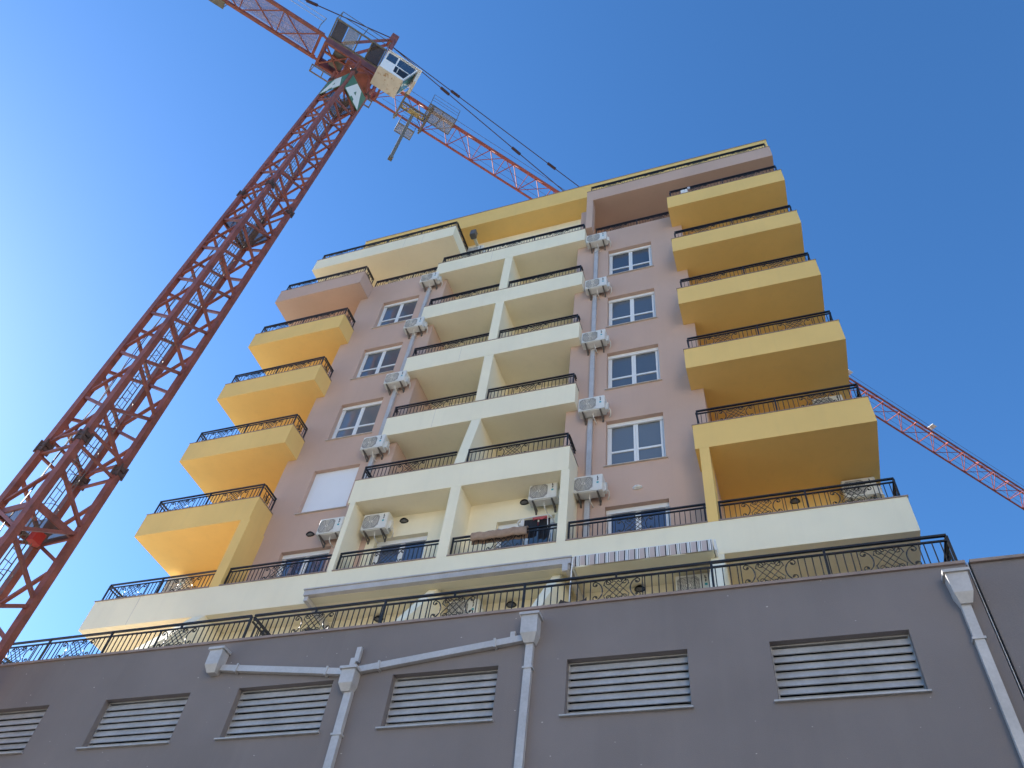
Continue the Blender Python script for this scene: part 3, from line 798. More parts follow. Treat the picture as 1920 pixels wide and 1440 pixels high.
# ================================================================== WALL LAMPS
def make_lamp(hood, body):
    root = bpy.data.objects.new('wall_lamp', None); COL.objects.link(root); root.empty_display_size = 0.1; ABS[root] = Vector((0,0,0))
    n = 20
    b = MB(); prof = [(0.115*math.cos(2*math.pi*i/n), 0.058*math.sin(2*math.pi*i/n)) for i in range(n)]
    b.prism([(z, x) for x, z in prof], -0.03, 0.0, 'y'); b.build('back_plate', body, root)
    d = MB(); vs = []; fs = []
    m = 5
    for j in range(m):
        t = j/(m-1)*math.pi/2*0.95
        for i in range(n):
            a = 2*math.pi*i/n
            vs.append((0.10*math.cos(a)*math.cos(t), -0.031-0.055*math.sin(t), 0.048*math.sin(a)*math.cos(t)))
    for j in range(m-1):
        for i in range(n): fs.append((j*n+i, (j+1)*n+i, (j+1)*n+(i+1) % n, j*n+(i+1) % n))
    fs.append(tuple((m-1)*n+i for i in range(n)))
    d.add(vs, fs); d.build('diffuser', 'lampw' if not hood else 'grille', root, smooth=True)
    if hood:
        h = MB(); vs = []; fs = []; m = 6; k = 11
        for sh in (1.0, 0.93):
            for j in range(m):
                t = j/(m-1)*math.pi/2*0.9
                for i in range(k):
                    a = math.pi*i/(k-1)
                    vs.append((0.118*sh*math.cos(a)*math.cos(t*0.8), -0.031-0.085*sh*math.sin(t), (0.085*sh*math.sin(a)-0.022)*(0.45+0.55*math.cos(t))))
        for s in (0, 1):
            o = s*m*k
            for j in range(m-1):
                for i in range(k-1):
                    q = (o+j*k+i, o+j*k+i+1, o+(j+1)*k+i+1, o+(j+1)*k+i)
                    fs.append(q if s else q[::-1])
        h.add(vs, fs); h.build('hood', 'black', root)
    return root
LD = make_lamp(True, 'black'); LW = make_lamp(False, 'lampw')
lamp_used = {}
def put_lamp(proto, x, y, z, label):
    o = proto if proto not in lamp_used else clone(proto)
    lamp_used[proto] = 1
    o.location = (x, y, z); tag(o, label, 'wall lamp', 'bulkhead wall lamps')
put_lamp(LD, -11.56, YM, 13.12, 'black hooded wall lamp left of the air conditioner on the mauve wall')
put_lamp(LD, -8.79, YM-0.002, 13.11, 'black hooded wall lamp in the left cream loggia')
put_lamp(LD, -5.52, YM-0.002, 13.14, 'black hooded wall lamp in the right cream loggia')
put_lamp(LW, -2.70, YM, 13.11, 'white oval wall lamp over the right balcony door')
put_lamp(LD, 0.77, YB, 13.16, 'black hooded wall lamp under the lowest yellow balcony on the right')
put_lamp(LD, -8.77, YM+0.004, 10.17, 'black hooded wall lamp under the silver awning box, left one')
put_lamp(LD, -5.55, YM+0.004, 10.16, 'black hooded wall lamp under the silver awning box, right one')
put_lamp(LD, -2.71, YM+0.004, 10.20, 'black hooded wall lamp under the striped awning')
put_lamp(LD, -11.79, YM+0.004, 10.12, 'black hooded wall lamp behind the dividing terrace railing on the left')

# ================================================================== AWNINGS
aw = empty('pergola_awning', (-7.1, 12.6, 10.0), 'silver aluminium awning box along the cream band', 'awning')
b = MB(); b.box(-10.18, -3.90, 12.47, 12.60, 10.20, 10.335); b.box(-10.20, -3.88, 12.44, 12.80, 10.336, 10.365); b.build('gutter', 'steel', aw)
b = MB(); b.box(-10.16, -3.92, 12.601, 12.845, 10.19, 10.30); b.build('folded_canvas', 'canvas', aw)
for x in (-10.1, -3.98):
    b = MB(); b.box(x-0.05, x+0.05, 12.50, 13.58, 10.07, 10.185); b.build('side_rail', 'steel', aw)
b = MB(); b.box(-4.07, -3.95, 12.44, 12.499, 10.00, 10.19); b.build('end_bracket', 'steel', aw)
sa = empty('striped_awning', (-2.4, 12.6, 10.0), 'retracted striped fabric awning under the cream band', 'awning')
n = 60; vs = []; fs = []
random.seed(3)
for i in range(n+1):
    x = -3.83 + 2.80*i/n
    sag = 0.012*math.sin(i*0.45) + 0.012*math.sin(i*0.17+1)
    for j, (dy, z) in enumerate(((0.0, 10.345), (-0.012, 10.24), (-0.004+sag, 10.085 + sag*1.2))):
        vs.append((x, 12.47+dy+0.3*sag*j, z))
for i in range(n):
    for j in range(2): fs.append((i*3+j, i*3+j+1, (i+1)*3+j+1, (i+1)*3+j))
MB().add(vs, fs).build('valance', 'stripes', sa, smooth=True)
b = MB(); b.box(-3.83, -1.03, 12.50, YA-0.003, 10.085, 10.30); b.build('cassette', 'canvas', sa)
b = MB(); b.box(-3.83, -1.03, 12.475, 12.50, 10.33, 10.362); b.build('front_bar', 'white', sa)
for x in (-3.87, -0.99):
    b = MB(); b.box(x-0.02, x+0.02, 12.505, YA+0.002, 10.11, 10.37); b.build('end_bracket', 'white', sa)
b = MB(); b.tube([(-3.86, 12.46, 10.30), (-3.86, 12.38, 9.4), (-3.855, 12.36, 8.2)], 0.013, 6); b.build('crank_rod', 'white', sa)

# ================================================================== THINGS ON BALCONIES
cp = MB(); yy = YA+0.10; zt = ZT1+0.026+RH
vs = []; fs = []; n = 26
prof = [(-0.05,-0.20),(-0.062,-0.12),(-0.065,-0.03),(-0.05,0.02),(-0.012,0.045),(0.03,0.04),(0.055,0.0),(0.06,-0.10),(0.055,-0.22),(0.035,-0.22),(0.035,-0.05),(0.02,0.008),(-0.01,0.02),(-0.03,-0.02),(-0.035,-0.19)]
for i in range(n+1):
    t = i/n; x = -6.47 + 1.36*t
    w = 0.012*math.sin(t*19)+0.008*math.sin(t*41+2); dip = -0.03*math.exp(-((t-0.43)/0.02)**2)
    for (py, pz) in prof: vs.append((x + 0.01*math.sin(pz*30), yy + py*(1.15+2*w) , zt + pz*1.1 + w + dip))
m = len(prof)
for i in range(n):
    for j in range(m): fs.append((i*m+j, i*m+(j+1) % m, (i+1)*m+(j+1) % m, (i+1)*m+j))
fs += [tuple(range(m)), tuple(range(n*m, (n+1)*m))[::-1]]
cp.add(vs, fs)
tag(cp.build('carpet', 'carpet', smooth=True), 'tan carpet hung over the railing of the right cream loggia', 'carpet')

dr = empty('drying_rack', (-5.0, 13.2, 10.62), 'white drying rack with dark and red laundry in the right cream loggia', 'drying rack')
f = MB()
for y in (13.06, 13.40):
    f.tube([(-5.42, y, 12.02), (-5.36, y, 12.12), (-4.68, y, 12.16), (-4.60, y, 12.08)], 0.012, 6)
f.tube([(-5.42, 13.06, 12.02), (-5.42, 13.40, 12.02)], 0.012, 6); f.tube([(-4.60, 13.06, 12.08), (-4.60, 13.40, 12.08)], 0.012, 6)
for sx in (-5.3, -4.7):
    f.tube([(sx, 13.02, 10.62), (sx, 13.40, 12.12)], 0.012, 6); f.tube([(sx, 13.44, 10.62), (sx, 13.06, 12.12)], 0.012, 6)
f.build('frame', 'white', dr)
w = MB()
for i in range(7):
    y = 13.09+i*0.047; w.tube([(-5.38, y, 12.10), (-4.64, y, 12.14)], 0.003, 4)
w.build('wires', 'white', dr)
def cloth(name, x0, x1, y, z, h, mt, par):
    vs = []; fs = []; n = 8
    for i in range(n+1):
        x = x0+(x1-x0)*i/n; wv = 0.015*math.sin(i*1.7+x0*9)
        vs += [(x, y-0.012+wv, z-h+0.02*math.sin(i)), (x, y-0.006+wv*0.4, z-0.01), (x, y, z+0.006), (x, y+0.008+wv*0.3, z-0.01), (x, y+0.016-wv, z-h*0.9)]
    for i in range(n):
        for j in range(4): fs.append((i*5+j, i*5+j+1, (i+1)*5+j+1, (i+1)*5+j))
    return MB().add(vs, fs).build(name, mt, par, smooth=True)
cloth('laundry', -5.28, -4.95, 13.10, 12.10, 0.55, 'cloth_dark', dr); cloth('laundry', -4.92, -4.66, 13.14, 12.12, 0.62, 'cloth_dark', dr)
cloth('laundry', -5.2, -4.8, 13.23, 12.12, 0.10, 'cloth_red', dr); cloth('laundry', -5.05, -4.7, 13.05, 12.11, 0.07, 'cloth_red', dr)
cloth('laundry', -5.36, -5.27, 13.08, 12.10, 0.18, 'cloth_white', dr)
# towels on the railing of the top yellow balcony
zt6 = top[6]+0.022+RH
o = cloth('towel', -0.70, -0.46, YA+0.095, zt6-0.12, 0.28, 'cloth_white', None); tag(o, 'white towel on the railing of the topmost yellow right balcony', 'towel')
o = cloth('cloth', -0.46, -0.36, YA+0.085, zt6-0.02, 0.16, 'lampw', None); tag(o, 'small pale cloth beside the towel on the topmost yellow right balcony', 'cloth')
# terrace chairs whose backs show over the podium edge
def chair(x, y, label):
    c = empty('terrace_chair', (x, y, 7.3), label, 'chair', 'dark chairs on the terrace')
    b = MB(); n = 10; vs = []; fs = []
    for j in range(5):
        z = 7.75 + 0.95*j/4
        for i in range(n+1):
            a = math.pi*(0.05+0.9*i/n); r = 0.30*(1-0.10*(j/4)**2)
            vs.append((x+r*math.cos(a), y+r*0.75*math.sin(a), z if 0 < i < n else z-0.03*j))
    for j in range(4):
        for i in range(n): fs.append((j*(n+1)+i, j*(n+1)+i+1, (j+1)*(n+1)+i+1, (j+1)*(n+1)+i))
    b.add(vs, fs); b.build('backrest', 'chair', c, smooth=True)
    MB().bbox(x-0.29, x+0.29, y-0.27, y+0.25, 7.70, 7.78, 0.06).build('seat', 'chair', c)
    for sx in (-1, 1):
        for sy in (-1, 1): MB().bar((x+sx*0.24, y+sy*0.2, 7.3), (x+sx*0.22, y+sy*0.18, 7.70), 0.035).build('leg', 'chair', c)
chair(-8.85, 11.55, 'dark woven chair behind the podium railing below the left end of the silver awning box')
chair(-3.55, 11.55, 'dark woven chair behind the podium railing under the striped awning')

# ================================================================== TOWER CRANE
# local frame: origin on the ground at the mast axis; z up along the (slightly leaning) mast
lean = math.atan(0.0116)
CZ = GZ
crane = empty('tower_crane', (-14.95, 9.12, CZ), 'rust red lattice tower crane with white cab and long jib passing over the roof', 'crane')
crane.rotation_euler = (lean, 0, 0)
ABS[crane] = Vector((0, 0, 0))
H0 = -CZ                                # camera height in local z
S = 1.22/2; aM = math.radians(-4.2)
def mp(u, v, z): return (S*(u*math.cos(aM)-v*math.sin(aM)), S*(u*math.sin(aM)+v*math.cos(aM)), z)
CORN = [(-1,-1), (1,-1), (1,1), (-1,1)]
sec_z = [0.0, 12.1+H0, 25.05+H0, 36.9+H0]
legw = 0.16
nodeR = 12.15 + H0; per = 1.85
for si in range(3):
    z0, z1 = sec_z[si], sec_z[si+1]
    zp = z1-1.95
    b = MB()
    for i in range(4):
        (ua, va), (ub, vb) = CORN[i], CORN[(i+1) % 4]
        b.bar(mp(ua*0.93, va*0.93, zp), mp(ub*0.93, vb*0.93, zp), 0.05, 0.16)
    sec = b.build('mast_section', 'red', crane)
    for u, v in CORN:                    # bolted joint at the top of each leg of the section
        c = MB(); p = Vector(mp(u, v, z1))
        for dz in (-0.13, 0.015):
            c.box(p.x-0.095, p.x+0.095, p.y-0.095, p.y+0.095, p.z+dz, p.z+dz+0.11)
        for bx in (-1, 1):
            for by in (-1, 1): c.tube([(p.x+bx*0.10, p.y+by*0.10, p.z-0.19), (p.x+bx*0.10, p.y+by*0.10, p.z+0.18)], 0.026, 6)
        c.build('leg_joint', 'collar', sec)
    for u, v in CORN:
        b = MB(); p = mp(u, v, z0+0.02); q = mp(u, v, z1-0.02)
        b.bar(p, q, legw, legw, up=(math.sin(aM), math.cos(aM), 0)); b.build('leg', 'red', sec)
    for fi in range(4):
        (ua, va), (ub, vb) = CORN[fi], CORN[(fi+1) % 4]
        # warren lacing: nodes on one leg at nodeR + n*per, on the other half a bay away
        alt = fi in (0, 2)
        n0 = math.floor((z0-nodeR)/per)-1
        zz = nodeR + n0*per; k = 0
        nodes = []
        while zz < z1+per:
            nodes.append(zz); zz += per/2
        for i in range(len(nodes)-1):
            za, zb = nodes[i]+0.06, nodes[i+1]-0.06
            if za < z0+0.1 or zb > z1-0.08: continue
            even_ = (i % 2 == 0)
            A, B = ((ub, vb), (ua, va)) if (even_ ^ (fi in (0, 3)) ) else ((ua, va), (ub, vb))
            b = MB(); b.bar(mp(*A, za), mp(*B, zb), 0.074, 0.074); b.build('brace', 'red', sec)
        for zz in (z0+0.28, z1-0.22):
            if zz > 0.5:
                b = MB(); b.bar(mp(ua, va, zz), mp(ub, vb, zz), 0.06, 0.06); b.build('brace', 'red', sec)
    # inner diaphragm platform of the section
    g = MB(); a, b2, c2, d2 = (mp(u*0.9, v*0.9, zp-0.03) for u, v in CORN)
    g.quad(mp(-0.9, -0.2, zp-0.03), mp(0.9, -0.2, zp-0.03), c2, d2); g.quad(a, mp(0.2, -0.9, zp-0.03), mp(0.2, -0.2, zp-0.03), mp(-0.9, -0.2, zp-0.03))
    g.build('platform_deck', 'gratingdark', sec)
# ladder with hoops and cables inside the mast
ld = MB()
for v in (-0.02, 0.32):
    ld.bar(mp(-0.55, v+0.1, 0.5), mp(-0.55, v+0.1, 36.2+H0), 0.022)
z = 0.8
while z < 36.0+H0:
    ld.bar(mp(-0.55, 0.08, z), mp(-0.55, 0.42, z), 0.016); z += 0.29
hz = 2.5
while hz < 36+H0:
    pts = []
    for i in range(9):
        a = math.pi*i/8
        pts.append(mp(-0.55+0.62*math.sin(a), 0.25-0.30*math.cos(a), hz))
    ld.tube(pts, 0.009, 4); hz += 0.9
for i in (2, 4, 6):
    a = math.pi*i/8
    ld.bar(mp(-0.55+0.62*math.sin(a), 0.25-0.30*math.cos(a), 2.5), mp(-0.55+0.62*math.sin(a), 0.25-0.30*math.cos(a), 36+H0), 0.014, 0.008)
ld.build('ladder', 'cranegrey', crane)
cb = MB(); random.seed(11)
for (u, v) in ((-0.2, -0.82), (-0.05, -0.86)):
    pts = []; z = 1.0
    while z < 36+H0:
        pts.append(Vector(mp(u + random.uniform(-0.06, 0.06), v + random.uniform(-0.05, 0.05), z))); z += 0.8
    cb.tube(pts, 0.013, 4)
cb.build('power_cable', 'cable', crane)
MB().box(0.0, 0.18, 0.02, 0.26, 9.75+H0, 10.02+H0).build('junction_box', mat('signal_red', (0.45, 0.04, 0.03), 0.5), crane)

# upper works, in a frame turned to the jib
JA = math.radians(50.4)
eJ = Vector((math.cos(JA), math.sin(JA), 0)); nJ = Vector((-math.sin(JA), math.cos(JA), 0))
def jl(a, c, z): return tuple(eJ*a + nJ*c + Vector((0, 0, z + H0)))
class JB(MB):
    def jbox(s, a0, a1, c0, c1, z0, z1):
        P = [jl(a, c, z) for z in (z0, z1) for a, c in ((a0,c0),(a1,c0),(a1,c1),(a0,c1))]
        return s.add(P, [(0,3,2,1),(4,5,6,7),(0,1,5,4),(1,2,6,5),(2,3,7,6),(3,0,4,7)])
    def jbar(s, p, q, w, h=None): return s.bar(jl(*p), jl(*q), w, h)
    def jtube(s, pts, r, n=6): return s.tube([jl(*p) for p in pts], r, n)
# green boards with a white letter A near the mast head
def board(u0, v0, u1, v1, z0, z1):
    P0 = Vector(mp(u0, v0, z0)); P1 = Vector(mp(u1, v1, z0)); d = (P1-P0).normalized(); nrm = Vector((d.y, -d.x, 0)); up = Vector((0,0,1)); Lw = (P1-P0).length; h = z1-z0
    def q(s, t, o): return P0 + d*(s*Lw) + up*(t*h) + nrm*o
    b = MB(); vs = [q(s, t, o) for o in (0.0, 0.025) for s, t in ((0,0),(1,0),(1,1),(0,1))]
    b.add(vs, [(0,3,2,1),(4,5,6,7),(0,1,5,4),(1,2,6,5),(2,3,7,6),(3,0,4,7)])
    o = b.build('board', 'green', crane)
    def face(pts):
        m = MB(); n = len(pts); vs = [q(s, t, 0.0255) for s, t in pts] + [q(s, t, 0.032) for s, t in pts]
        m.add(vs, [tuple(range(n))[::-1], tuple(range(n, 2*n))] + [(i, (i+1) % n, n+(i+1) % n, n+i) for i in range(n)]); return m
    L1 = face([(0.04,0.03),(0.40,0.03),(0.42,0.16),(0.50,0.16),(0.50,0.40),(0.43,0.40),(0.50,0.62),(0.50,0.95),(0.34,0.95)])
    L2 = face([(0.96,0.03),(0.60,0.03),(0.58,0.16),(0.5005,0.16),(0.5005,0.40),(0.57,0.40),(0.5005,0.62),(0.5005,0.95),(0.66,0.95)])
    t = MB()
    for m in (L1, L2): t.add(m.v, m.f)
    t.build('letter', 'letter', o)
zb0, zb1 = 34.75+H0, 36.35+H0
board(1.14, -0.95, 1.14, 0.95, zb0, zb1)
board(-0.95, -1.14, 0.95, -1.14, zb0, zb1)
# mast head: flaring struts, slewing ring, turntable frame
b = JB()
for u, v in CORN:
    p = mp(u, v, 36.85+H0)
    b.bar(p, mp(u*1.15, v*1.15, 37.9+H0), 0.13)
    for w in (-1, 1): b.bar(p, mp(u*(0.2 if w > 0 else 1.15), v*(1.15 if w > 0 else 0.2), 37.9+H0), 0.07)
b.build('mast_head', 'red', crane)
b = MB(); n = 28
b.prism([(0.72*math.cos(2*math.pi*i/n), 0.72*math.sin(2*math.pi*i/n)) for i in range(n)], 37.9+H0, 38.2+H0); b.build('slewing_ring', 'red', crane)
b = JB()
for s in (-1, 1): b.jbox(-2.05, 1.25, s*0.60-0.05, s*0.60+0.05, 38.45, 39.35)
b.jbox(-2.05, -1.93, -0.549, 0.549, 38.45, 39.35); b.jbox(1.14, 1.25, -0.549, 0.549, 38.45, 38.75); b.jbox(-0.75, 0.75, -0.549, 0.549, 38.201, 38.44)
b.jbox(-1.9, -0.76, -0.20, -0.12, 38.47, 38.6)
b.jbar((-1.9, -0.5, 38.5), (-0.8, 0.5, 38.5), 0.07); b.jbar((-1.9, 0.5, 38.5), (-0.8, -0.5, 38.5), 0.07)
b.build('turntable_frame', 'red', crane)
JB().jbox(-1.5, -0.85, -0.45, 0.35, 38.65, 39.3).build('hoist_motor', 'cranegrey', crane)
# catwalks beside the turntable
b = JB()
b.jbox(-1.98, 0.68, -1.99, -1.93, 38.36, 38.46); b.jbox(-1.98, 0.68, -1.02, -0.96, 38.36, 38.46)
for a in (-1.98, -0.7, -0.1, 0.62): b.jbox(a, a+0.06, -1.929, -1.021, 38.37, 38.45)
for a in (-1.95, -0.6, 0.62): b.jbar((a, -1.96, 38.46), (a, -1.96, 39.5), 0.03)
for z in (39.0, 39.5): b.jbar((-1.95, -1.96, z), (0.65, -1.96, z), 0.025)
b.jbar((-1.95, -1.96, 39.5), (-1.95, -1.0, 39.5), 0.025)
cw = b.build('catwalk', 'cranegrey', crane)
JB().jbox(-1.9, -1.35, -1.92, -1.03, 38.40, 38.44).build('deck', 'gratingdark', cw); JB().jbox(-0.05, 0.60, -1.92, -1.03, 38.40, 38.44).build('deck', 'gratingdark', cw); JB().jbox(-1.30, -0.75, -1.90, -1.05, 38.41, 38.43).build('deck', 'gratinggrey', cw)
b = JB()
for c0 in (0.66, 1.02): b.jbox(-2.15, 1.15, c0, c0+0.05, 38.36, 38.43)
for a in (-2.15, -1.55, -0.95, 0.55, 1.1): b.jbox(a, a+0.05, 0.711, 1.019, 38.37, 38.42)
for a in (-2.1, -0.9, 1.1): b.jbar((a, 1.04, 38.43), (a, 1.04, 39.3), 0.025)
b.jbar((-2.1, 1.04, 39.3), (1.1, 1.04, 39.3), 0.025)
b.build('catwalk', 'cranegrey', crane)
# cab
cab = JB()
prof = [(0.74, 36.95), (1.97, 36.95), (2.36, 39.0), (0.74, 39.03)]
def prism_j(mb, prof, c0, c1):
    n = len(prof); vs = [jl(a, c0, z) for a, z in prof] + [jl(a, c1, z) for a, z in prof]
    return mb.add(vs, [tuple(range(n)), tuple(range(n, 2*n))[::-1]] + [(i, n+i, n+(i+1) % n, (i+1) % n) for i in range(n)])
prism_j(cab, prof, -1.74, -0.80)
cabo = cab.build('cab', 'cabwhite', crane)
b = JB(); b.jbox(0.72, 2.0, -1.76, -0.78, 36.88, 36.948); b.build('cab_floor', 'cabbeige', cabo)
b = JB(); b.jbox(0.70, 2.55, -1.82, -0.72, 39.035, 39.10); b.build('cab_roof', 'cabwhite', cabo)
def pane_j(pts, mt, o=-1.747):
    m = JB(); n = len(pts); vs = [jl(a, o, z) for a, z in pts] + [jl(a, o+0.006, z) for a, z in pts]
    m.add(vs, [tuple(range(n)), tuple(range(n, 2*n))[::-1]] + [(i, n+i, n+(i+1) % n, (i+1) % n) for i in range(n)])
    return m.build('pane', mt, cabo)
M['cabglass'] = glass_mat('cab_glass', (0.035, 0.06, 0.10), 0.05, 0.6)
pane_j([(0.82,38.04),(1.31,38.08),(1.29,38.94),(0.80,38.94)], 'cabglass')
pane_j([(1.39,38.09),(2.13,38.02),(2.27,38.94),(1.37,38.95)], 'cabglass')
pane_j([(1.38,37.27),(1.96,37.17),(2.09,37.94),(1.36,37.94)], 'black')
b = JB(); b.jbar((1.55, -1.75, 37.30), (1.53, -1.75, 37.88), 0.06, 0.02); b.build('window_bar', 'hose', cabo)
m = JB(); vs = [jl(*p) for p in ((2.02,-1.64,37.10),(2.02,-0.90,37.10),(2.335,-0.90,38.80),(2.335,-1.64,38.80))]; m.add(vs, [(0,1,2,3)]); m.build('pane', mat('teal_glass', (0.10, 0.32, 0.36), 0.15, spec=0.6), cabo)
b = JB(); b.jbox(2.40, 2.55, -1.70, -0.95, 37.75, 39.03); b.build('sun_shade', 'cabbeige', cabo)
# apex frame and tie bars
b = JB()
for s in (-1, 1):
    b.jbar((0.9, s*0.5, 39.3), (0.42, s*0.14, 45.2), 0.13); b.jbar((-1.6, s*0.5, 39.3), (0.36, s*0.13, 44.7), 0.11)
for z, t in ((41.0, 0.29), (42.8, 0.59)): b.jbar((0.9-0.48*t, 0.5-0.36*t, z), (0.9-0.48*t, -0.5+0.36*t, z), 0.07)
b.jbox(0.20, 0.60, -0.22, 0.22, 44.3, 45.45)
b.build('apex_frame', 'red', crane)
def tie(pts, r, knots, c):
    b = JB(); b.jtube([(a, c, z) for a, z in pts], r, 6); o = b.build('tie_bar', 'cable', crane)
    (a0, z0), (a1, z1) = pts[0], pts[-1]
    for t in knots:
        k = JB(); d = 0.28/(a1-a0) if abs(a1-a0) > 1 else 0.02
        k.jbar((a0+(a1-a0)*(t-d), c, z0+(z1-z0)*(t-d)), (a0+(a1-a0)*(t+d), c, z0+(z1-z0)*(t+d)), 0.13, 0.10); k.build('coupling', 'cable', o)
tie([(0.5, 44.2), (28.0, 39.40)], 0.028, (0.152, 0.39, 0.64, 0.88), 0.0)
tie([(0.5, 44.2), (14.1, 39.68)], 0.028, (0.265, 0.62), 0.0)
tie([(0.3, 45.2), (-12.0, 39.3)], 0.032, (0.345,), 0.0)
# jib
JZ0, JZ1, JW = 38.5, 39.66, 0.58
j = JB()
for s in (-1, 1): j.jbox(0.95, 55.0, s*JW-0.045, s*JW+0.045, JZ0-0.045, JZ0+0.045)
jo = j.build('jib', 'redlight', crane)
def jtop(a): return JZ1 - 0.34*min(1.0, max(0.0, (a-10.0)/20.0))      # the jib gets shallower outwards
t = JB(); t.jtube([(a_, 0, jtop(a_)) for a_ in (1.2, 10.0, 15.0, 20.0, 25.0, 30.0, 55.0)], 0.06, 8); t.build('top_chord', 'redlight', jo)
lac = JB(); per_j = 1.45; a = 1.0
while a < 54.5:
    for s in (-1, 1):
        lac.jtube([(a, s*JW, JZ0+0.03), (a+per_j/2, 0, jtop(a+per_j/2))], 0.026, 5); lac.jtube([(a+per_j/2, 0, jtop(a+per_j/2)), (a+per_j, s*JW, JZ0+0.03)], 0.026, 5)
    lac.jbar((a, -JW, JZ0), (a, JW, JZ0), 0.035)
    sgn = 1 if int(round((a-1)/per_j)) % 2 else -1
    lac.jbar((a, -sgn*JW, JZ0), (a+per_j, sgn*JW, JZ0), 0.03)
    a += per_j
lac.build('jib_lacing', 'redlight', jo)
jt = JB(); a = 5.2
while a < 54: 
    jt.jbox(a-0.08, a+0.08, -0.08, 0.08, jtop(a)-0.08, jtop(a)+0.08); a += per_j*7
jt.build('chord_joint', 'redlight', jo)
r = JB(); r.jtube([(1.5, -0.86, 38.55), (30, -0.80, 38.55), (54, -0.75, 38.55)], 0.012, 4); r.jtube([(1.5, 0.25, 38.42), (54, 0.25, 38.40)], 0.010, 4); r.jtube([(1.5, -0.1, 38.40), (54, -0.1, 38.36)], 0.010, 4)
r.build('trolley_rope', 'cable', jo)
for a in (33.55, 41.1):
    b = JB(); b.jbox(a-0.19, a+0.19, -0.43, 0.10, 39.90, 39.93); b.jbar((a, -0.05, 39.30), (a, -0.1, 39.90), 0.05); b.build('sign_plate', 'cabwhite', jo)
# counter-jib
c = JB(); KZ = 39.05; KW = 0.62
for s in (-1, 1): c.jbox(-14.0, -2.25, s*KW-0.07, s*KW+0.07, KZ-0.10, KZ+0.10)
c.jbox(-2.45, -2.33, -KW+0.071, KW-0.071, KZ-0.09, KZ+0.09)
for s in (-1, 1): c.jbar((-2.34, s*KW, KZ), (-2.0, s*0.60, 38.9), 0.09)
co = c.build('counter_jib', 'red', crane)
l = JB(); a = -2.4
while a > -13.5:
    l.jbar((a, -KW, KZ-0.04), (a-1.9, KW, KZ-0.04), 0.05); l.jbar((a, KW, KZ-0.041), (a-1.9, -KW, KZ-0.041), 0.05); l.jbar((a-1.9, -KW, KZ-0.05), (a-1.9, KW, KZ-0.05), 0.045); a -= 1.9
l.build('counter_jib_lacing', 'red', co)
JB().jbox(-13.9, -2.5, -KW+0.085, KW-0.16, KZ+0.06, KZ+0.085).build('walkway_deck', 'grating', co)
rl = JB()
for z in (39.65, 40.15): rl.jtube([(-2.6, -0.95, z), (-14, -0.95, z)], 0.014, 4)
for a in (-2.6, -5.5, -8.5, -11.5, -14): rl.jbar((a, -0.95, 39.1), (a, -0.95, 40.15), 0.03); rl.jbar((a, -0.95, 39.1), (a, -0.6, 39.1), 0.03)
for z in (39.65, 40.15): rl.jtube([(-2.6, 0.75, z), (-14, 0.75, z)], 0.012, 4)
for k in range(28): rl.jbar((-2.8-k*0.4, 0.0, KZ+0.2), (-2.8-k*0.4, 0.28, KZ+0.2), 0.012)
rl.jbar((-2.6, 0.0, KZ+0.2), (-14, 0.0, KZ+0.2), 0.014); rl.jbar((-2.6, 0.28, KZ+0.2), (-14, 0.28, KZ+0.2), 0.014)
rl.build('handrail', 'cranegrey', co)
b = JB(); b.jbox(-7.6, -6.85, 0.62, 0.98, 38.9, 38.96); b.jbar((-7.55, 0.96, 38.96), (-7.55, 0.96, 39.9), 0.03); b.jbar((-6.9, 0.96, 38.96), (-6.9, 0.96, 39.9), 0.03); b.build('side_platform', 'cranegrey', co)
JB().jbox(-13.8, -11.8, -0.5, 0.5, 36.6, 38.9).build('counterweight', mat('counterweight_concrete', (0.4, 0.38, 0.35), 0.9), co)
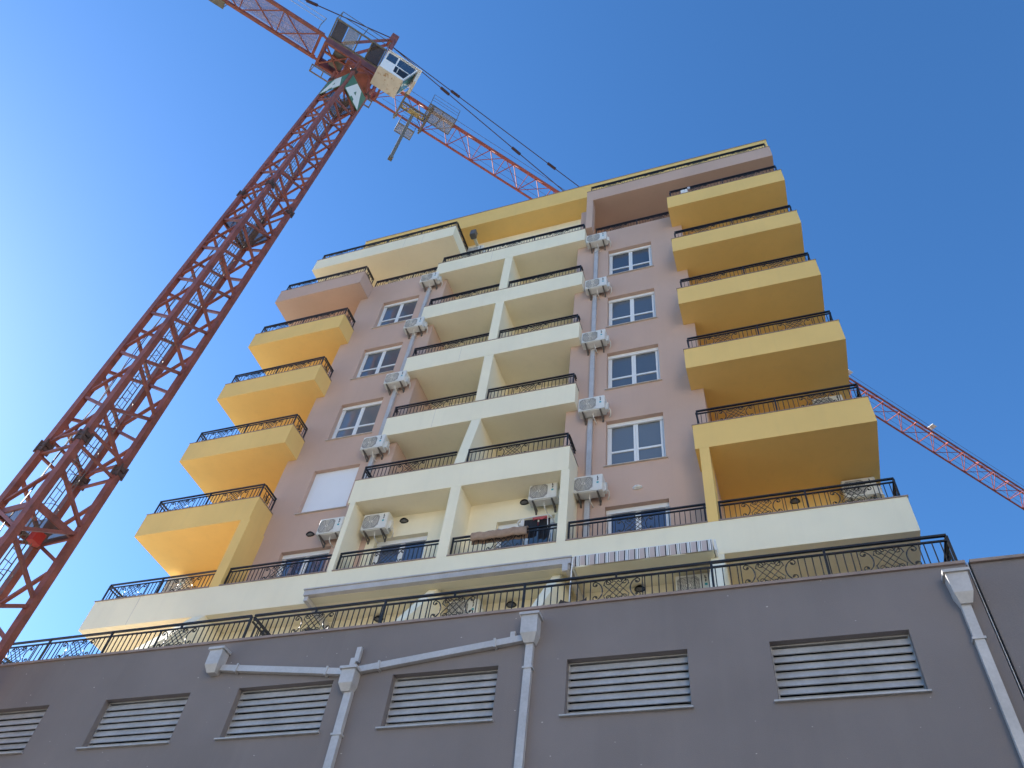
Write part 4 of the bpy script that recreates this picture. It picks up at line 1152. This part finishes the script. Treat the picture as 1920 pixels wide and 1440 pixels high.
# trolley, basket and hanging bar
t = JB()
for a in (2.42, 3.83): t.jbox(a-0.05, a+0.05, -0.92, 0.74, 38.20, 38.32)
for cc in (-0.28, 0.02): t.jbox(2.471, 3.779, cc-0.035, cc+0.035, 38.18, 38.30)
for a in (2.42, 3.83):
    for s in (-1, 1): t.jbox(a-0.10, a+0.10, s*0.64-0.03, s*0.64+0.03, 38.33, 38.62)
tro = t.build('trolley', 'cranegrey', crane)
for a in (2.62, 3.55):
    w = JB(); n = 14
    w.tube([jl(a+0.14*math.cos(2*math.pi*i/n), -0.13, 38.16+0.14*math.sin(2*math.pi*i/n)) for i in range(n+1)], 0.035, 6); w.build('pulley', 'craneyel', tro)
JB().jbox(2.85, 3.42, -0.24, -0.02, 38.02, 38.17).build('trolley_block', 'craneyel', tro)
b = JB(); b.jbox(3.14-0.075, 3.14+0.075, -0.09, 0.06, 33.081, 38.0); b.build('hanging_bar', 'cranegrey', tro)
b = JB(); b.jbox(3.04, 3.24, -0.115, 0.085, 32.93, 33.08); b.build('bar_foot', 'cranegrey', tro)
b = JB()
for c0 in (0.48, 0.98): b.jbox(2.72, 3.62, c0, c0+0.035, 37.60, 37.66)
for a in (2.72, 3.14, 3.585): b.jbox(a, a+0.035, 0.516, 0.979, 37.605, 37.655)
for a in (2.74, 3.60):
    for cc in (0.5, 1.0): b.jbar((a, cc, 37.66), (a, cc, 38.6), 0.022)
for z in (38.0, 38.3, 38.6): b.jbar((2.74, 1.0, z), (3.60, 1.0, z), 0.014); b.jbar((2.74, 0.5, z), (3.60, 0.5, z), 0.014)
bk = b.build('basket', 'cranegrey', tro)
JB().jbox(2.756, 3.584, 0.52, 0.975, 37.612, 37.622).build('deck', 'gratinggrey', bk)
JB().jbox(2.705, 2.72, 0.50, 1.0, 37.66, 38.35).build('side_plate', 'cabwhite', bk)
b = JB()
for c0 in (-0.95, -0.05): b.jbox(3.62, 5.14, c0, c0+0.04, 38.33, 38.39)
for a in (3.62, 4.36, 5.10): b.jbox(a, a+0.04, -0.909, -0.051, 38.335, 38.385)
for a in (3.64, 5.12): b.jbar((a, -0.97, 38.36), (a, -0.97, 39.5), 0.022)
for z in (38.8, 39.1, 39.5): b.jbar((3.64, -0.97, z), (5.12, -0.97, z), 0.014)
bk = b.build('maintenance_platform', 'cranegrey', jo)
JB().jbox(3.661, 5.10, -0.905, -0.055, 38.34, 38.35).build('deck', 'gratinggrey', bk)
